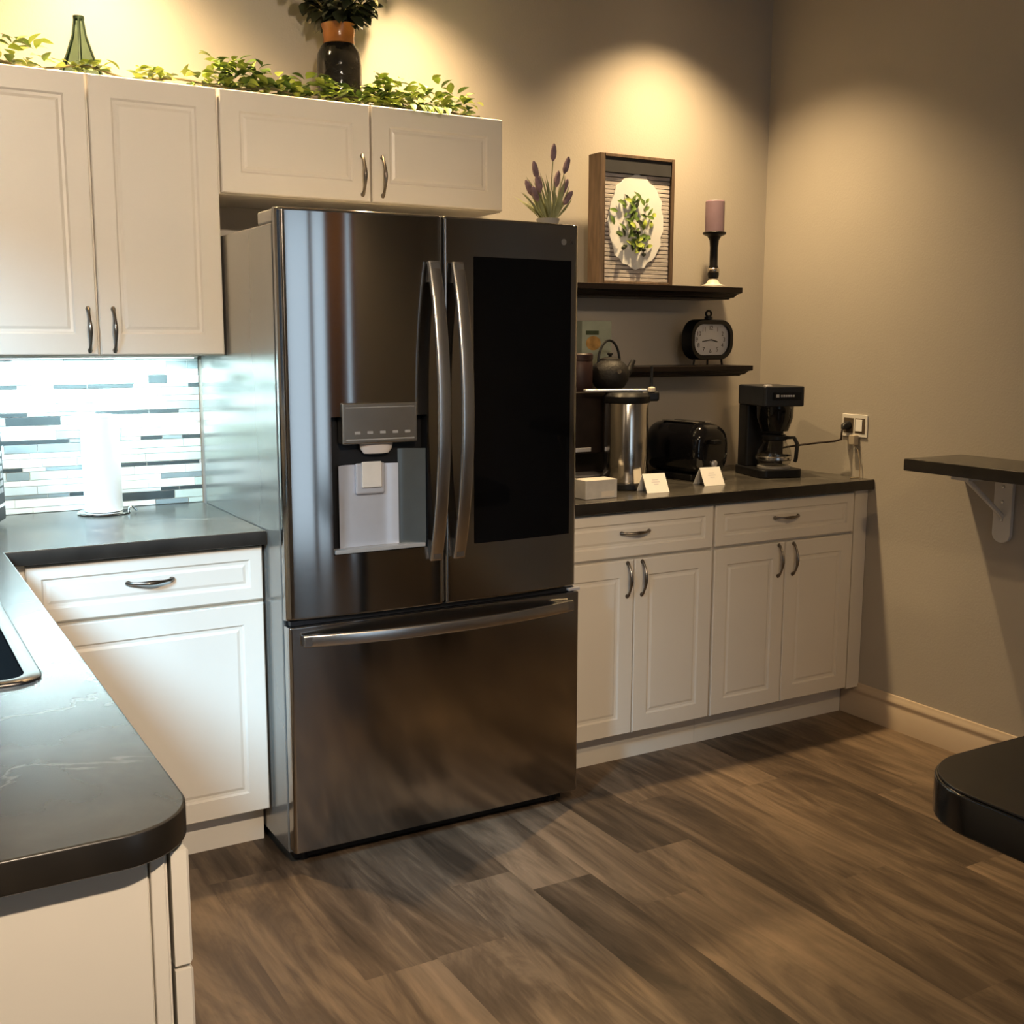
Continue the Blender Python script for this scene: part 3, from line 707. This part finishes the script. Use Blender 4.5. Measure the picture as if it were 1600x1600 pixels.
# ------------------------------------------------------------------ shelves and what stands on them
def shelf(name, label, x0, x1, zt, h, dep):
    b = MB(); prof = [(0.0, 1.0), (0.0, 0.55), (0.012, 0.45), (0.022, 0.16), (0.034, 0.10), (0.034, 0.0)]   # inset, height frac
    rings = []
    for ins, f in reversed(prof):
        rings.append([(x0 + ins, -dep + ins, zt - h + h*f), (x1 - ins, -dep + ins, zt - h + h*f), (x1 - ins, -0.001, zt - h + h*f), (x0 + ins, -0.001, zt - h + h*f)])
    b.loft(rings, 0, None, True, False)
    return tag(b.build(name, M_SHELF, bevel=0.0015), label, 'shelf')
S1, S2 = 1.620, 1.325
shelf('wall_shelf', 'upper dark wood ledge shelf holding the framed sign', 1.02, 2.030, S1, 0.045, 0.20)
shelf('wall_shelf', 'lower dark wood ledge shelf holding the clock', 1.02, 2.096, S2, 0.040, 0.20)

# framed farmhouse sign
t = thing('framed_sign', 'deep wooden box frame with wreath of greenery on upper shelf', 'wall art', (1.558, -0.125, S1), 0.0)
W2, H2, D2 = 0.165, 0.452, 0.075
b = MB(); b.box(-W2, -W2 + 0.022, -D2/2, D2/2, 0, H2); b.box(W2 - 0.014, W2, -D2/2, D2/2, 0, H2)
b.box(-W2 + 0.022, W2 - 0.014, -D2/2, D2/2, H2 - 0.012, H2); b.box(-W2 + 0.022, W2 - 0.014, -D2/2, D2/2, 0, 0.010)
b.build('frame', M_WOOD, t, bevel=0.002)
b = MB(); b.box(-W2 + 0.022, W2 - 0.014, -0.014, -0.004, 0.010, H2 - 0.012); b.build('backing_board', M_GREYW, t)
b = MB(); b.box(-W2 + 0.022, W2 - 0.014, -0.034, -0.0145, H2 - 0.064, H2 - 0.012); b.build('top_board', M_CHALK, t, bevel=0.001)
b = MB(); k = 0; z = 0.012
while z < H2 - 0.075:
    b.box(-W2 + 0.022, W2 - 0.014, -0.026, -0.0142, z, z + 0.0118); z += 0.0145
b.build('slat_panel', M_SLAT, t, bevel=0.0006)
b = MB(); pol = []
for k in range(40):
    a = 2*PI*k/40; q = 1 + 0.03*math.sin(k*2.6) + 0.02*math.sin(k*5.1)
    pol.append((0.0 + 0.122*q*math.cos(a), 0.222 + 0.165*q*math.sin(a)))
b.prism(pol, 0.0262, 0.0300, 0, FACE_Y); b.build('oval_plaque', M_WHITE, t)
b = MB(); rnd = random.Random(4)
for k in range(72):
    u = rnd.random(); x = rnd.gauss(-0.004, 0.024 + 0.03*u*(1 - u)*2); z = 0.11 + 0.19*u
    a = rnd.uniform(0.2, PI - 0.2)
    leaf(b, (x, -0.0325 - rnd.random()*0.010, z), (math.cos(a), -0.25, math.sin(a)*0.9), (0, -1, 0.2), rnd.uniform(0.022, 0.04), rnd.uniform(0.010, 0.018), rnd.choice([0, 0, 0, 1, 2]))
for x, z in ((-0.055, 0.135), (-0.062, 0.128), (0.028, 0.125), (0.028, 0.108), (0.005, 0.185), (-0.012, 0.188)):
    b.lathe([(0.001, -0.008), (0.008, -0.003), (0.008, 0.003), (0.001, 0.008)], 10, 2, Matrix.Translation((x, -0.040, z)))
b.build('greenery', [M_LEAF, M_LEAFL, M_LEAFD], t)

t = thing('candle_holder', 'black turned candlestick with silvered band and pale foot', 'candle holder', (1.955, -0.115, S1))
b = MB(); b.lathe([(0.046, 0.0003), (0.046, 0.008), (0.030, 0.014)], 28); b.build('foot', M_STONEW, t)
b = MB(); b.lathe([(0.030, 0.012), (0.022, 0.022), (0.016, 0.036)], 28); b.build('collar', M_STONEW, t)
b = MB(); b.lathe([(0.019, 0.036), (0.022, 0.05), (0.021, 0.066), (0.016, 0.085), (0.0155, 0.15), (0.018, 0.178), (0.026, 0.192), (0.043, 0.200), (0.045, 0.206), (0.042, 0.209)], 28)
b.build('stem', M_BLKWOOD, t, angle=30)
b = MB(); b.lathe([(0.0215, 0.058), (0.0235, 0.061), (0.0235, 0.069), (0.0205, 0.073)], 28, caps=False); b.build('band', M_MERC, t)
t = thing('pillar_candle', 'lilac pillar candle standing on the black candlestick', 'candle', (1.955, -0.115, S1 + 0.2093))
b = MB(); b.lathe([(0.036, 0), (0.0365, 0.004), (0.0365, 0.112), (0.033, 0.116), (0.030, 0.110), (0.004, 0.108)], 28); b.build('wax', M_LILAC, t)
b = MB(); b.tube([(0, 0, 0.107), (0.001, 0, 0.118)], 0.001, 6); b.build('wick', M_BLACKP, t)

t = thing('mantel_clock', 'black rounded mantel clock with pale face and carry ring on lower shelf', 'clock', (1.938, -0.115, S2), 0.10)
b = MB(); cl = rrect(-0.115, 0.115, 0.022, 0.175, (0.062,)*4, 10); ci = rrect(-0.096, 0.096, 0.040, 0.157, (0.046,)*4, 10)
Mf = FACE_Y
b.loft([[(x, y, -0.025) for x, y in cl], [(x, y, 0.018) for x, y in cl], [((x)*0.97, (y - .0985)*0.96 + .0985, 0.026) for x, y in cl], [(x, y, 0.026) for x, y in ci], [(x, y, 0.012) for x, y in ci]], 0, Mf, False)
b.add([(x, y, -0.025) for x, y in cl], [tuple(range(len(cl)))], 0, Mf); b.build('case', M_BLACKP, t)
b = MB(); b.add([(x, y, 0.0135) for x, y in ci], [tuple(range(len(ci)))], 0, Mf); dial = b.build('dial', M_FACE, t)
nums = MB()
for h in range(12):
    a = PI/2 - h*PI/6; 
    text_mesh('numeral', str(12 if h == 0 else h), 0.024, 0.0002, M_CORD, dial, Matrix.Translation((0.074*math.cos(a)*1.0, -0.0145, 0.0985 + 0.044*math.sin(a))) @ FACE_Y)
b = MB(); b.tube([(0.002, 0.088 + 0.0105, 0.0155), (-0.045, 0.091, 0.0155)], 0.0018, 6, 0, Mf); b.build('minute_hand', M_CORD, dial)
b = MB(); b.tube([(0.002, 0.088 + 0.0105, 0.0165), (0.034, 0.091, 0.0165)], 0.0022, 6, 0, Mf); b.build('hour_hand', M_CORD, dial)
b = MB()
b.tube([(0, 0, 0.174), (0, 0, 0.186)], 0.016, 14); b.tube([(0.014*math.cos(2*PI*k/20), 0, 0.197 + 0.011*math.sin(2*PI*k/20)) for k in range(21)], 0.0045, 8)
b.build('carry_ring', M_BLACKP, t)
for x in (-0.07, 0.0, 0.075):
    b = MB(); b.tube([(x, 0.0, 0.026), (x*1.08, 0, 0.0025)], 0.004, 8); b.build('foot', M_BLACKP, t)

t = thing('tea_box', 'pale green picture tea box on lower shelf behind the iron teapot', 'box', (1.420, -0.085, S2))
b = MB(); b.box(-0.065, 0.065, -0.03, 0.03, 0.0003, 0.165); b.build('carton', M_TEA, t, bevel=0.002)
b = MB(); b.prism([(-0.045 + 0.032*math.cos(2*PI*k/20) + 0.03, 0.085 + 0.026*math.sin(2*PI*k/20)) for k in range(20)], 0.0302, 0.0308, 0, FACE_Y); b.build('amber_picture', M_AMBER, t)
b = MB(); b.box(-0.048, 0.008, -0.0308, -0.0302, 0.115, 0.130); b.build('green_picture', M_GREENP, t)

# ------------------------------------------------------------------ on the right counter
t = thing('pod_coffee_machine', 'dark brown boxy coffee machine against the fridge side', 'coffee machine', (1.285, -0.150, CT1 + 0.0010))
pf = [(-0.14, 0.0), (-0.14, 0.03), (0.0, 0.03), (0.0, 0.115), (-0.14, 0.115), (-0.14, 0.33), (0.14, 0.33), (0.14, 0.0)]
b = MB(); b.loft([[(-0.175, y, z) for y, z in pf], [(0.175, y, z) for y, z in pf]], smooth=False); b.build('housing', M_POD, t, bevel=0.006)
b = MB(); b.box(-0.13, -0.005, -0.144, -0.1405, 0.122, 0.136); b.build('trim_bar', M_SILVER, t, bevel=0.001)
b = MB(); b.box(-0.09, 0.09, -0.12, -0.02, 0.030, 0.036); b.build('drip_tray', M_GREYP, t, bevel=0.001)
t = thing('iron_teapot', 'round black cast iron teapot with loop handle perched on coffee machine', 'teapot', (1.392, -0.240, CT1 + 0.3312))
b = MB(); b.lathe([(0.036, 0.0005), (0.052, 0.012), (0.066, 0.036), (0.070, 0.060), (0.063, 0.084), (0.046, 0.100), (0.034, 0.106)], 32); b.build('body', M_IRON, t)
b = MB(); b.lathe([(0.038, 0.104), (0.036, 0.110), (0.020, 0.116), (0.006, 0.118), (0.006, 0.122), (0.011, 0.127), (0.011, 0.131), (0.004, 0.135)], 24); b.build('lid', M_IRON, t)
b = MB(); b.tube([(0.058, -0.010, 0.055), (0.078, -0.012, 0.072), (0.086, -0.012, 0.092), (0.094, -0.013, 0.106)], [0.018, 0.013, 0.010, 0.008], 12); b.build('spout', M_IRON, t)
b = MB(); b.tube([(0.046*math.cos(a), 0.006, 0.095 + 0.080*math.sin(a)) for a in [PI*k/18 for k in range(19)]], 0.0045, 8); b.build('handle', M_BLACKP, t)
b = MB(); b.lathe([(0.001, -0.004), (0.009, -0.002), (0.009, 0.0), (0.001, 0.001)], 14, 0, Matrix.Translation((-0.008, -0.0695, 0.068)) @ Matrix.Rotation(PI/2, 4, 'X')); b.build('highlight_disc', M_MERC, t)  # small silvery disc standing in for a highlight on the iron
t = thing('canister', 'small maroon tin canister on the coffee machine beside the teapot', 'canister', (1.262, -0.235, CT1 + 0.3312))
b = MB(); b.lathe([(0.048, 0.0003), (0.05, 0.004), (0.05, 0.105), (0.046, 0.11)], 28); b.build('tin', M_MAROON, t)
b = MB(); b.lathe([(0.051, 0.108), (0.051, 0.126), (0.046, 0.131)], 28); b.build('lid', M_MAROON, t)

t = thing('airpot', 'tall stainless airpot dispenser with black lid and carry handle', 'airpot', (1.362, -0.385, CT1))
b = MB(); b.lathe([(0.080, 0.0005), (0.084, 0.004), (0.084, 0.020), (0.076, 0.024)], 36); b.build('base_ring', M_BLACKP, t)
b = MB(); b.lathe([(0.0755, 0.024), (0.0765, 0.028), (0.0765, 0.292), (0.074, 0.298)], 48); b.build('body', M_POLST, t)
b = MB(); b.lathe([(0.079, 0.296), (0.081, 0.300), (0.081, 0.318), (0.070, 0.330), (0.03, 0.332)], 36); b.build('lid', M_BLACKP, t)
rz = math.radians(-20)
ML = Matrix.Rotation(rz, 4, 'Z')
b = MB(); b.box(-0.150, 0.070, -0.016, 0.016, 0.3335, 0.342, 0, ML); b.build('pump_lever', M_SILVER, t, bevel=0.003)
b = MB(); b.box(0.045, 0.112, -0.022, 0.022, 0.300, 0.334, 0, ML); b.build('spout_head', M_BLACKP, t, bevel=0.008)
b = MB(); b.tube([ML @ Vector(q) for q in ((0.085, 0, 0.334), (0.087, 0, 0.36), (0.088, 0, 0.418))], 0.0055, 8); b.build('carry_handle', M_BLACKP, t)
b = MB(); b.lathe([(0.002, 0.330), (0.013, 0.334), (0.013, 0.346), (0.004, 0.350)], 14, 0, ML @ Matrix.Translation((0.085, -0.012, 0))); b.build('knob', M_STONEW, t)

t = thing('tea_carton', 'small pale carton with faint label at the counter front beside the fridge', 'box', (1.135, -0.535, CT1))
b = MB(); b.box(-0.062, 0.062, -0.035, 0.035, 0.0003, 0.062); b.build('carton', mat('pale_carton', (0.50, 0.48, 0.45), 0.7, var=0.1, scale=25), t, bevel=0.002)
b = MB(); b.box(0.0, 0.05, -0.0358, -0.0352, 0.006, 0.024); b.build('label_patch', M_STONEW, t)

# black toaster, short end towards the room
t = thing('toaster', 'glossy black rounded two slot toaster behind the tent cards', 'toaster', (1.745, -0.235, CT1), 0.06)
b = MB(); rings = []
for y, s in ((-0.150, 0.55), (-0.148, 0.72), (-0.138, 0.88), (-0.118, 0.97), (-0.09, 1.0), (0.09, 1.0), (0.118, 0.97), (0.138, 0.88), (0.148, 0.72), (0.150, 0.55)):
    rings.append([(0.090*s*math.copysign(abs(math.cos(a))**0.74, math.cos(a)), y, 0.112 + 0.098*s*math.copysign(abs(math.sin(a))**0.74, math.sin(a))) for a in [2*PI*k/40 for k in range(40)]])
b.loft(rings); b.build('shell', M_GLOSSB, t, angle=70)
for x in (-0.03, 0.03):
    b = MB(); b.box(x - 0.014, x + 0.014, -0.085, 0.085, 0.2085, 0.2125); b.build('slot_rim', M_HANDLE, t, bevel=0.001)
b = MB(); b.box(-0.07, 0.07, -0.11, 0.11, 0.0006, 0.022); b.build('base', M_BLACKP, t, bevel=0.004)
b = MB(); b.box(-0.018, 0.018, -0.172, -0.148, 0.135, 0.152); b.build('lever', M_BLACKP, t, bevel=0.004)
b = MB(); b.lathe([(0.012, 0), (0.012, 0.012), (0.009, 0.014)], 18, 0, Matrix.Translation((0.0, -0.147, 0.065)) @ Matrix.Rotation(PI/2, 4, 'X')); b.build('dial_knob', M_SILVER, t)

def tent_card(label, loc, rz):
    t = thing('tent_card', label, 'sign', loc, rz, 'tent cards on the counter')
    b = MB(); w_, h_, d_ = 0.043, 0.062, 0.036; th = 0.0012
    A = [(-d_, 0.0004), (0, h_), (d_, 0.0004), (d_ - th*2, 0.0004), (0, h_ - th*3), (-d_ + th*2, 0.0004)]
    b.loft([[(-w_, y, z) for y, z in A], [(w_, y, z) for y, z in A]], 0, None, False, False)
    for s in (-1, 1): b.add([(s*w_, *A[0]), (s*w_, *A[1]), (s*w_, *A[4]), (s*w_, *A[5])], [(0, 1, 2, 3)]); b.add([(s*w_, *A[1]), (s*w_, *A[2]), (s*w_, *A[3]), (s*w_, *A[4])], [(0, 1, 2, 3)])
    b.build('card', M_PAPER, t)
    nrm = Vector((0, -h_, d_)).normalized(); dn = Vector((0, -d_, -h_)).normalized(); b = MB()
    for k, (u, ww) in enumerate(((0.022, 0.012), (0.030, 0.016), (0.038, 0.009))):
        c = Vector((0, 0, h_)) + dn*u + nrm*0.0004
        b.add([tuple(c + Vector((sx*ww, 0, 0)) + dn*q) for sx, q in ((-1, 0), (1, 0), (1, 0.0035), (-1, 0.0035))], [(0, 1, 2, 3)])
    b.build('faint_print', mat('faint_print', (0.66, 0.65, 0.68), 0.8, var=0.03), t)
    return t
tent_card('white folded tent card in front of the steel airpot', (1.390, -0.508, CT1), -0.12)
tent_card('white folded tent card in front of the black toaster', (1.682, -0.450, CT1), -0.08)

# drip coffee brewer
BR = math.radians(-16); BX, BY = 2.071, -0.325
t = thing('coffee_brewer', 'black drip coffee brewer with glass carafe near the corner', 'coffee machine', (BX, BY, CT1), BR)
b = MB(); b.prism(rrect(-0.088, 0.088, -0.125, 0.110, (0.03, 0.03, 0.02, 0.02)), 0.0006, 0.032); b.build('base', M_BLACKP, t, bevel=0.004)
b = MB(); b.prism(rrect(-0.080, 0.080, 0.025, 0.108, (0.01, 0.01, 0.02, 0.02)), 0.032, 0.266); b.build('column', M_BLACKP, t, bevel=0.003)
b = MB(); b.prism(rrect(-0.083, 0.083, -0.120, 0.110, (0.012, 0.012, 0.02, 0.02)), 0.266, 0.340); hd = b.build('head', mat('slate_black_plastic', (0.012, 0.014, 0.019), 0.42, var=0.2, Specular_IOR_Level=0.4), t, bevel=0.005)
b = MB(); b.box(-0.050, 0.066, -0.1222, -0.1202, 0.290, 0.318); b.build('badge_plate', M_GLOSSB, hd, bevel=0.0006)
b = MB(); b.box(-0.036, -0.024, -0.1236, -0.1224, 0.300, 0.310)
for k in range(6): b.box(-0.017 + k*0.0095, -0.010 + k*0.0095, -0.1234, -0.1224, 0.3015, 0.3085)
b.build('badge_lettering', mat('badge_white', (0.45, 0.46, 0.5), 0.5, var=0.05), hd)
b = MB(); b.lathe([(0.003, 0.340), (0.016, 0.3405), (0.014, 0.346), (0.003, 0.347)], 16, 0, Matrix.Translation((-0.055, -0.09, 0))); b.build('fill_cap', M_SILVER, t)
b = MB(); b.lathe([(0.070, 0.268), (0.068, 0.22), (0.052, 0.172), (0.03, 0.168)], 30, 0, Matrix.Translation((0, -0.045, 0))); b.build('filter_basket', M_GLOSSB, t)
b = MB(); b.lathe([(0.062, 0.0325), (0.062, 0.040), (0.055, 0.042)], 30, 0, Matrix.Translation((0, -0.050, 0))); b.build('hot_plate', M_GREYP, t)
cxy = Matrix.Rotation(BR, 3, 'Z') @ Vector((0, -0.050, 0))
t = thing('coffee_carafe', 'empty round glass carafe with black collar standing inside the brewer', 'carafe', (BX + cxy.x, BY + cxy.y, CT1 + 0.0425), BR)
b = MB(); b.lathe([(0.050, 0.0003), (0.062, 0.008), (0.067, 0.030), (0.062, 0.058), (0.046, 0.084), (0.041, 0.098)], 36, caps=False); b.add([(0.050*math.cos(2*PI*k/36), 0.050*math.sin(2*PI*k/36), 0.0003) for k in range(36)], [tuple(range(36))]); b.build('glass', M_CARAFE, t)
b = MB(); b.lathe([(0.043, 0.094), (0.047, 0.098), (0.047, 0.110), (0.040, 0.116), (0.01, 0.117)], 30); b.build('collar', M_BLACKP, t)
b = MB(); b.strip([(0.030, -0.034, 0.106), (0.048, -0.062, 0.108), (0.056, -0.074, 0.085), (0.054, -0.071, 0.03), (0.052, -0.068, 0.018)], (.6, -.8, .3), 0.016, 0.012); b.build('handle', M_BLACKP, t)
b = MB(); b.lathe([(0.0645, 0.020), (0.0685, 0.024), (0.0685, 0.033), (0.0650, 0.037)], 36, caps=False); b.build('band', M_HANDLE, t)

# outlet, plugs and cords on the right wall
OY, OZ = -0.528, 1.106
t = thing('wall_outlet', 'pale double wall outlet plate on the right wall above the counter', 'outlet', (RW, OY, OZ))
b = MB(); b.box(-0.006, -0.0004, -0.062, 0.062, -0.042, 0.042); b.build('plate', M_WHITEP, t, bevel=0.002)
b = MB(); b.box(-0.0075, -0.006, -0.052, -0.004, -0.028, 0.028); b.box(-0.0075, -0.006, 0.004, 0.052, -0.028, 0.028); b.build('socket_frame', mat('brown_socket', (0.10, 0.075, 0.05), 0.5, var=0.1), t, bevel=0.0004)
b = MB(); b.box(-0.010, -0.0075, -0.040, -0.008, -0.020, 0.024); b.build('receptacle', M_WHITE, t, bevel=0.001)
t = thing('power_cord', 'dark power cord with black plug running from brewer to outlet', 'cord', (RW - 0.008, OY + 0.026, OZ))
b = MB(); b.tube([(0.0, 0, 0), (-0.012, 0.0, 0), (-0.026, 0.0, -0.004), (-0.034, -0.002, -0.012)], [0.016, 0.016, 0.012, 0.006], 12); b.build('plug', M_BLACKP, t)
b = MB()
cpts = [(-0.034, -0.002, -0.012), (-0.040, -0.004, -0.030), (-0.034, 0.002, -0.052), (-0.034, 0.035, -0.062), (-0.05, 0.10, -0.072), (-0.075, 0.17, -0.085), (-0.10, 0.23, -0.098), (-0.13, 0.28, -0.115), (-0.165, 0.315, -0.15), (-0.175, 0.335, -0.1865)]
b.tube(cpts, 0.0038, 8); b.build('cord', M_CORD, t)
t = thing('phone_charger', 'pale plug adapter with thin cord hanging to the counter end', 'charger', (RW - 0.008, OY - 0.012, OZ - 0.045))
b = MB(); b.box(-0.024, 0.001, -0.014, 0.014, -0.026, 0.012); b.build('adapter', mat('beige_plastic', (0.42, 0.36, 0.28), 0.5, var=0.05), t, bevel=0.004)
b = MB(); b.tube([(-0.012, -0.004, -0.026), (-0.010, -0.022, -0.045), (-0.006, -0.030, -0.09), (-0.006, -0.034, -0.1435), (-0.012, -0.034, -0.1455), (-0.05, -0.028, -0.1455)], 0.0016, 6); b.build('cord', M_CORDW, t)

# ------------------------------------------------------------------ paper towels and microwave on the left counter
t = thing('paper_towel_roll', 'tall white paper towel roll standing before the glowing mosaic tiles', 'paper towel', (-0.318, -0.105, CT1))
b = MB(); b.lathe([(0.072, 0.0004), (0.075, 0.003), (0.073, 0.007), (0.02, 0.0085)], 36); b.build('holder_base', M_POLST, t)
b = MB(); b.lathe([(0.053, 0.009), (0.0535, 0.011), (0.0535, 0.286), (0.053, 0.288), (0.020, 0.288), (0.020, 0.270)], 40); b.build('roll', M_PAPER, t)
b = MB(); b.tube([(0.066, -0.02, 0.006), (0.068, -0.02, 0.016), (0.078, -0.02, 0.018), (0.090, -0.02, 0.004)], 0.003, 8); b.build('wire_arm', M_HANDLE, t)
t = thing('microwave', 'black microwave oven with button column, cut off by left edge', 'microwave', (-0.606, -0.160, CT1), math.radians(70))
b = MB(); b.box(-0.47, 0.0, 0.0, 0.33, 0.010, 0.272); b.build('housing', M_BLACKP, t, bevel=0.004)
b = MB(); b.box(-0.468, -0.102, -0.018, -0.0005, 0.014, 0.268); b.build('door', M_GLOSSB, t, bevel=0.003)
b = MB(); b.box(-0.100, -0.001, -0.018, -0.0005, 0.014, 0.268); cp = b.build('control_panel', M_BLACKP, t, bevel=0.003)
for r_ in range(6):
    b = MB()
    for c_ in range(3): b.box(-0.086 + c_*0.025, -0.066 + c_*0.025, -0.0192, -0.0181, 0.090 + r_*0.020, 0.103 + r_*0.020)
    b.build('button_row', M_INK, cp)
b = MB(); b.box(-0.090, -0.010, -0.0195, -0.0181, 0.052, 0.060); b.build('button_bar', M_WHITEP, cp)
for x in (-0.43, -0.04):
    for y in (0.04, 0.29):
        b = MB(); b.cyl(x, y, 0.014, 0.0004, 0.010, 14); b.build('foot', M_BLACKP, t)

# ------------------------------------------------------------------ wall ledge and table on the right
t = thing('wall_ledge', 'dark bar ledge fixed to the right wall on a white bracket', 'ledge', (RW, -1.005, 1.0))
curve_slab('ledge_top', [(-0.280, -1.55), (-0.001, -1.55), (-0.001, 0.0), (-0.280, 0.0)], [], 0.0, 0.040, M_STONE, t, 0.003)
def bracket(yc):
    b = MB(); hw = 0.034
    pl = [(-hw, 0.0)] + [(-hw + hw + hw*math.cos(PI + PI*k/12), -0.205 + hw*math.sin(PI + PI*k/12)*0.9) for k in range(13)] + [(hw, 0.0)]
    Mw = Matrix(((0, 0, -1, 0), (1, 0, 0, yc), (0, 1, 0, 0), (0, 0, 0, 1)))
    b.prism(pl, 0.001, 0.016, 0, Mw); b.box(-0.235, -0.016, yc - hw, yc + hw, -0.016, -0.0003)
    b.tube([(-0.205, yc, -0.012), (-0.15, yc, -0.05), (-0.08, yc, -0.10), (-0.012, yc, -0.150)], 0.009, 8)
    br = b.build('bracket', M_WHITEP, t, bevel=0.0015); br['label'] = 'white metal bracket'
    for z in (-0.05, -0.10, -0.16):
        b = MB(); b.lathe([(0.001, 0.0035), (0.005, 0.003), (0.006, 0.0)], 12, 0, Matrix.Translation((-0.016, yc, z)) @ Matrix.Rotation(-PI/2, 4, 'Y')); b.build('screw', M_HANDLE, br)
bracket(-0.185); bracket(-1.15)

t = thing('dining_table', 'dark round cornered table top cut off by right edge of view', 'table', (0.46, -2.385, 0))
b = MB(); tp = rrect(0, 1.30, -0.80, 0, (0.13,)*4, 10)
b.prism(tp, 0.684, 0.747, 0, None, True); b.build('edge_band', M_TEDGE, t, bevel=0.004, angle=40)
b = MB(); b.prism(rrect(0.004, 1.296, -0.796, -0.004, (0.128,)*4, 10), 0.7472, 0.751); b.build('table_top', M_TABLE, t, bevel=0.001)
for x in (0.42, 0.98):
    b = MB(); b.lathe([(0.20, 0.0), (0.20, 0.012), (0.05, 0.03), (0.035, 0.05), (0.035, 0.66), (0.10, 0.684)], 28, 0, Matrix.Translation((x, -0.40, 0))); b.build('pedestal', M_BLACKP, t)

# ------------------------------------------------------------------ recessed lamps in the ceiling, the last one added
for (x, y), lab in zip(DOWN + [(-0.60, -4.2), (0.45, -3.5), (1.25, -4.35)], ('recessed ceiling lamp over the tall wall cabinet', 'recessed ceiling lamp over the refrigerator', 'recessed ceiling lamp over the shelves',
                       'recessed ceiling lamp behind the sink counter end', 'recessed ceiling lamp over the open floor', 'added ceiling lamp washing the wall beside the glazed far door')):
    t = thing('recessed_lamp', lab, 'ceiling light', (x, y, CEIL))
    b = MB(); b.lathe([(0.062, -0.0005), (0.085, -0.0005), (0.083, -0.007), (0.064, -0.007)], 32, caps=False); b.add([], []); b.build('trim_ring', M_BRASS, t)
    b = MB(); b.lathe([(0.060, -0.001), (0.060, -0.003), (0.02, -0.004)], 28); b.build('lens', M_LAMP, t)
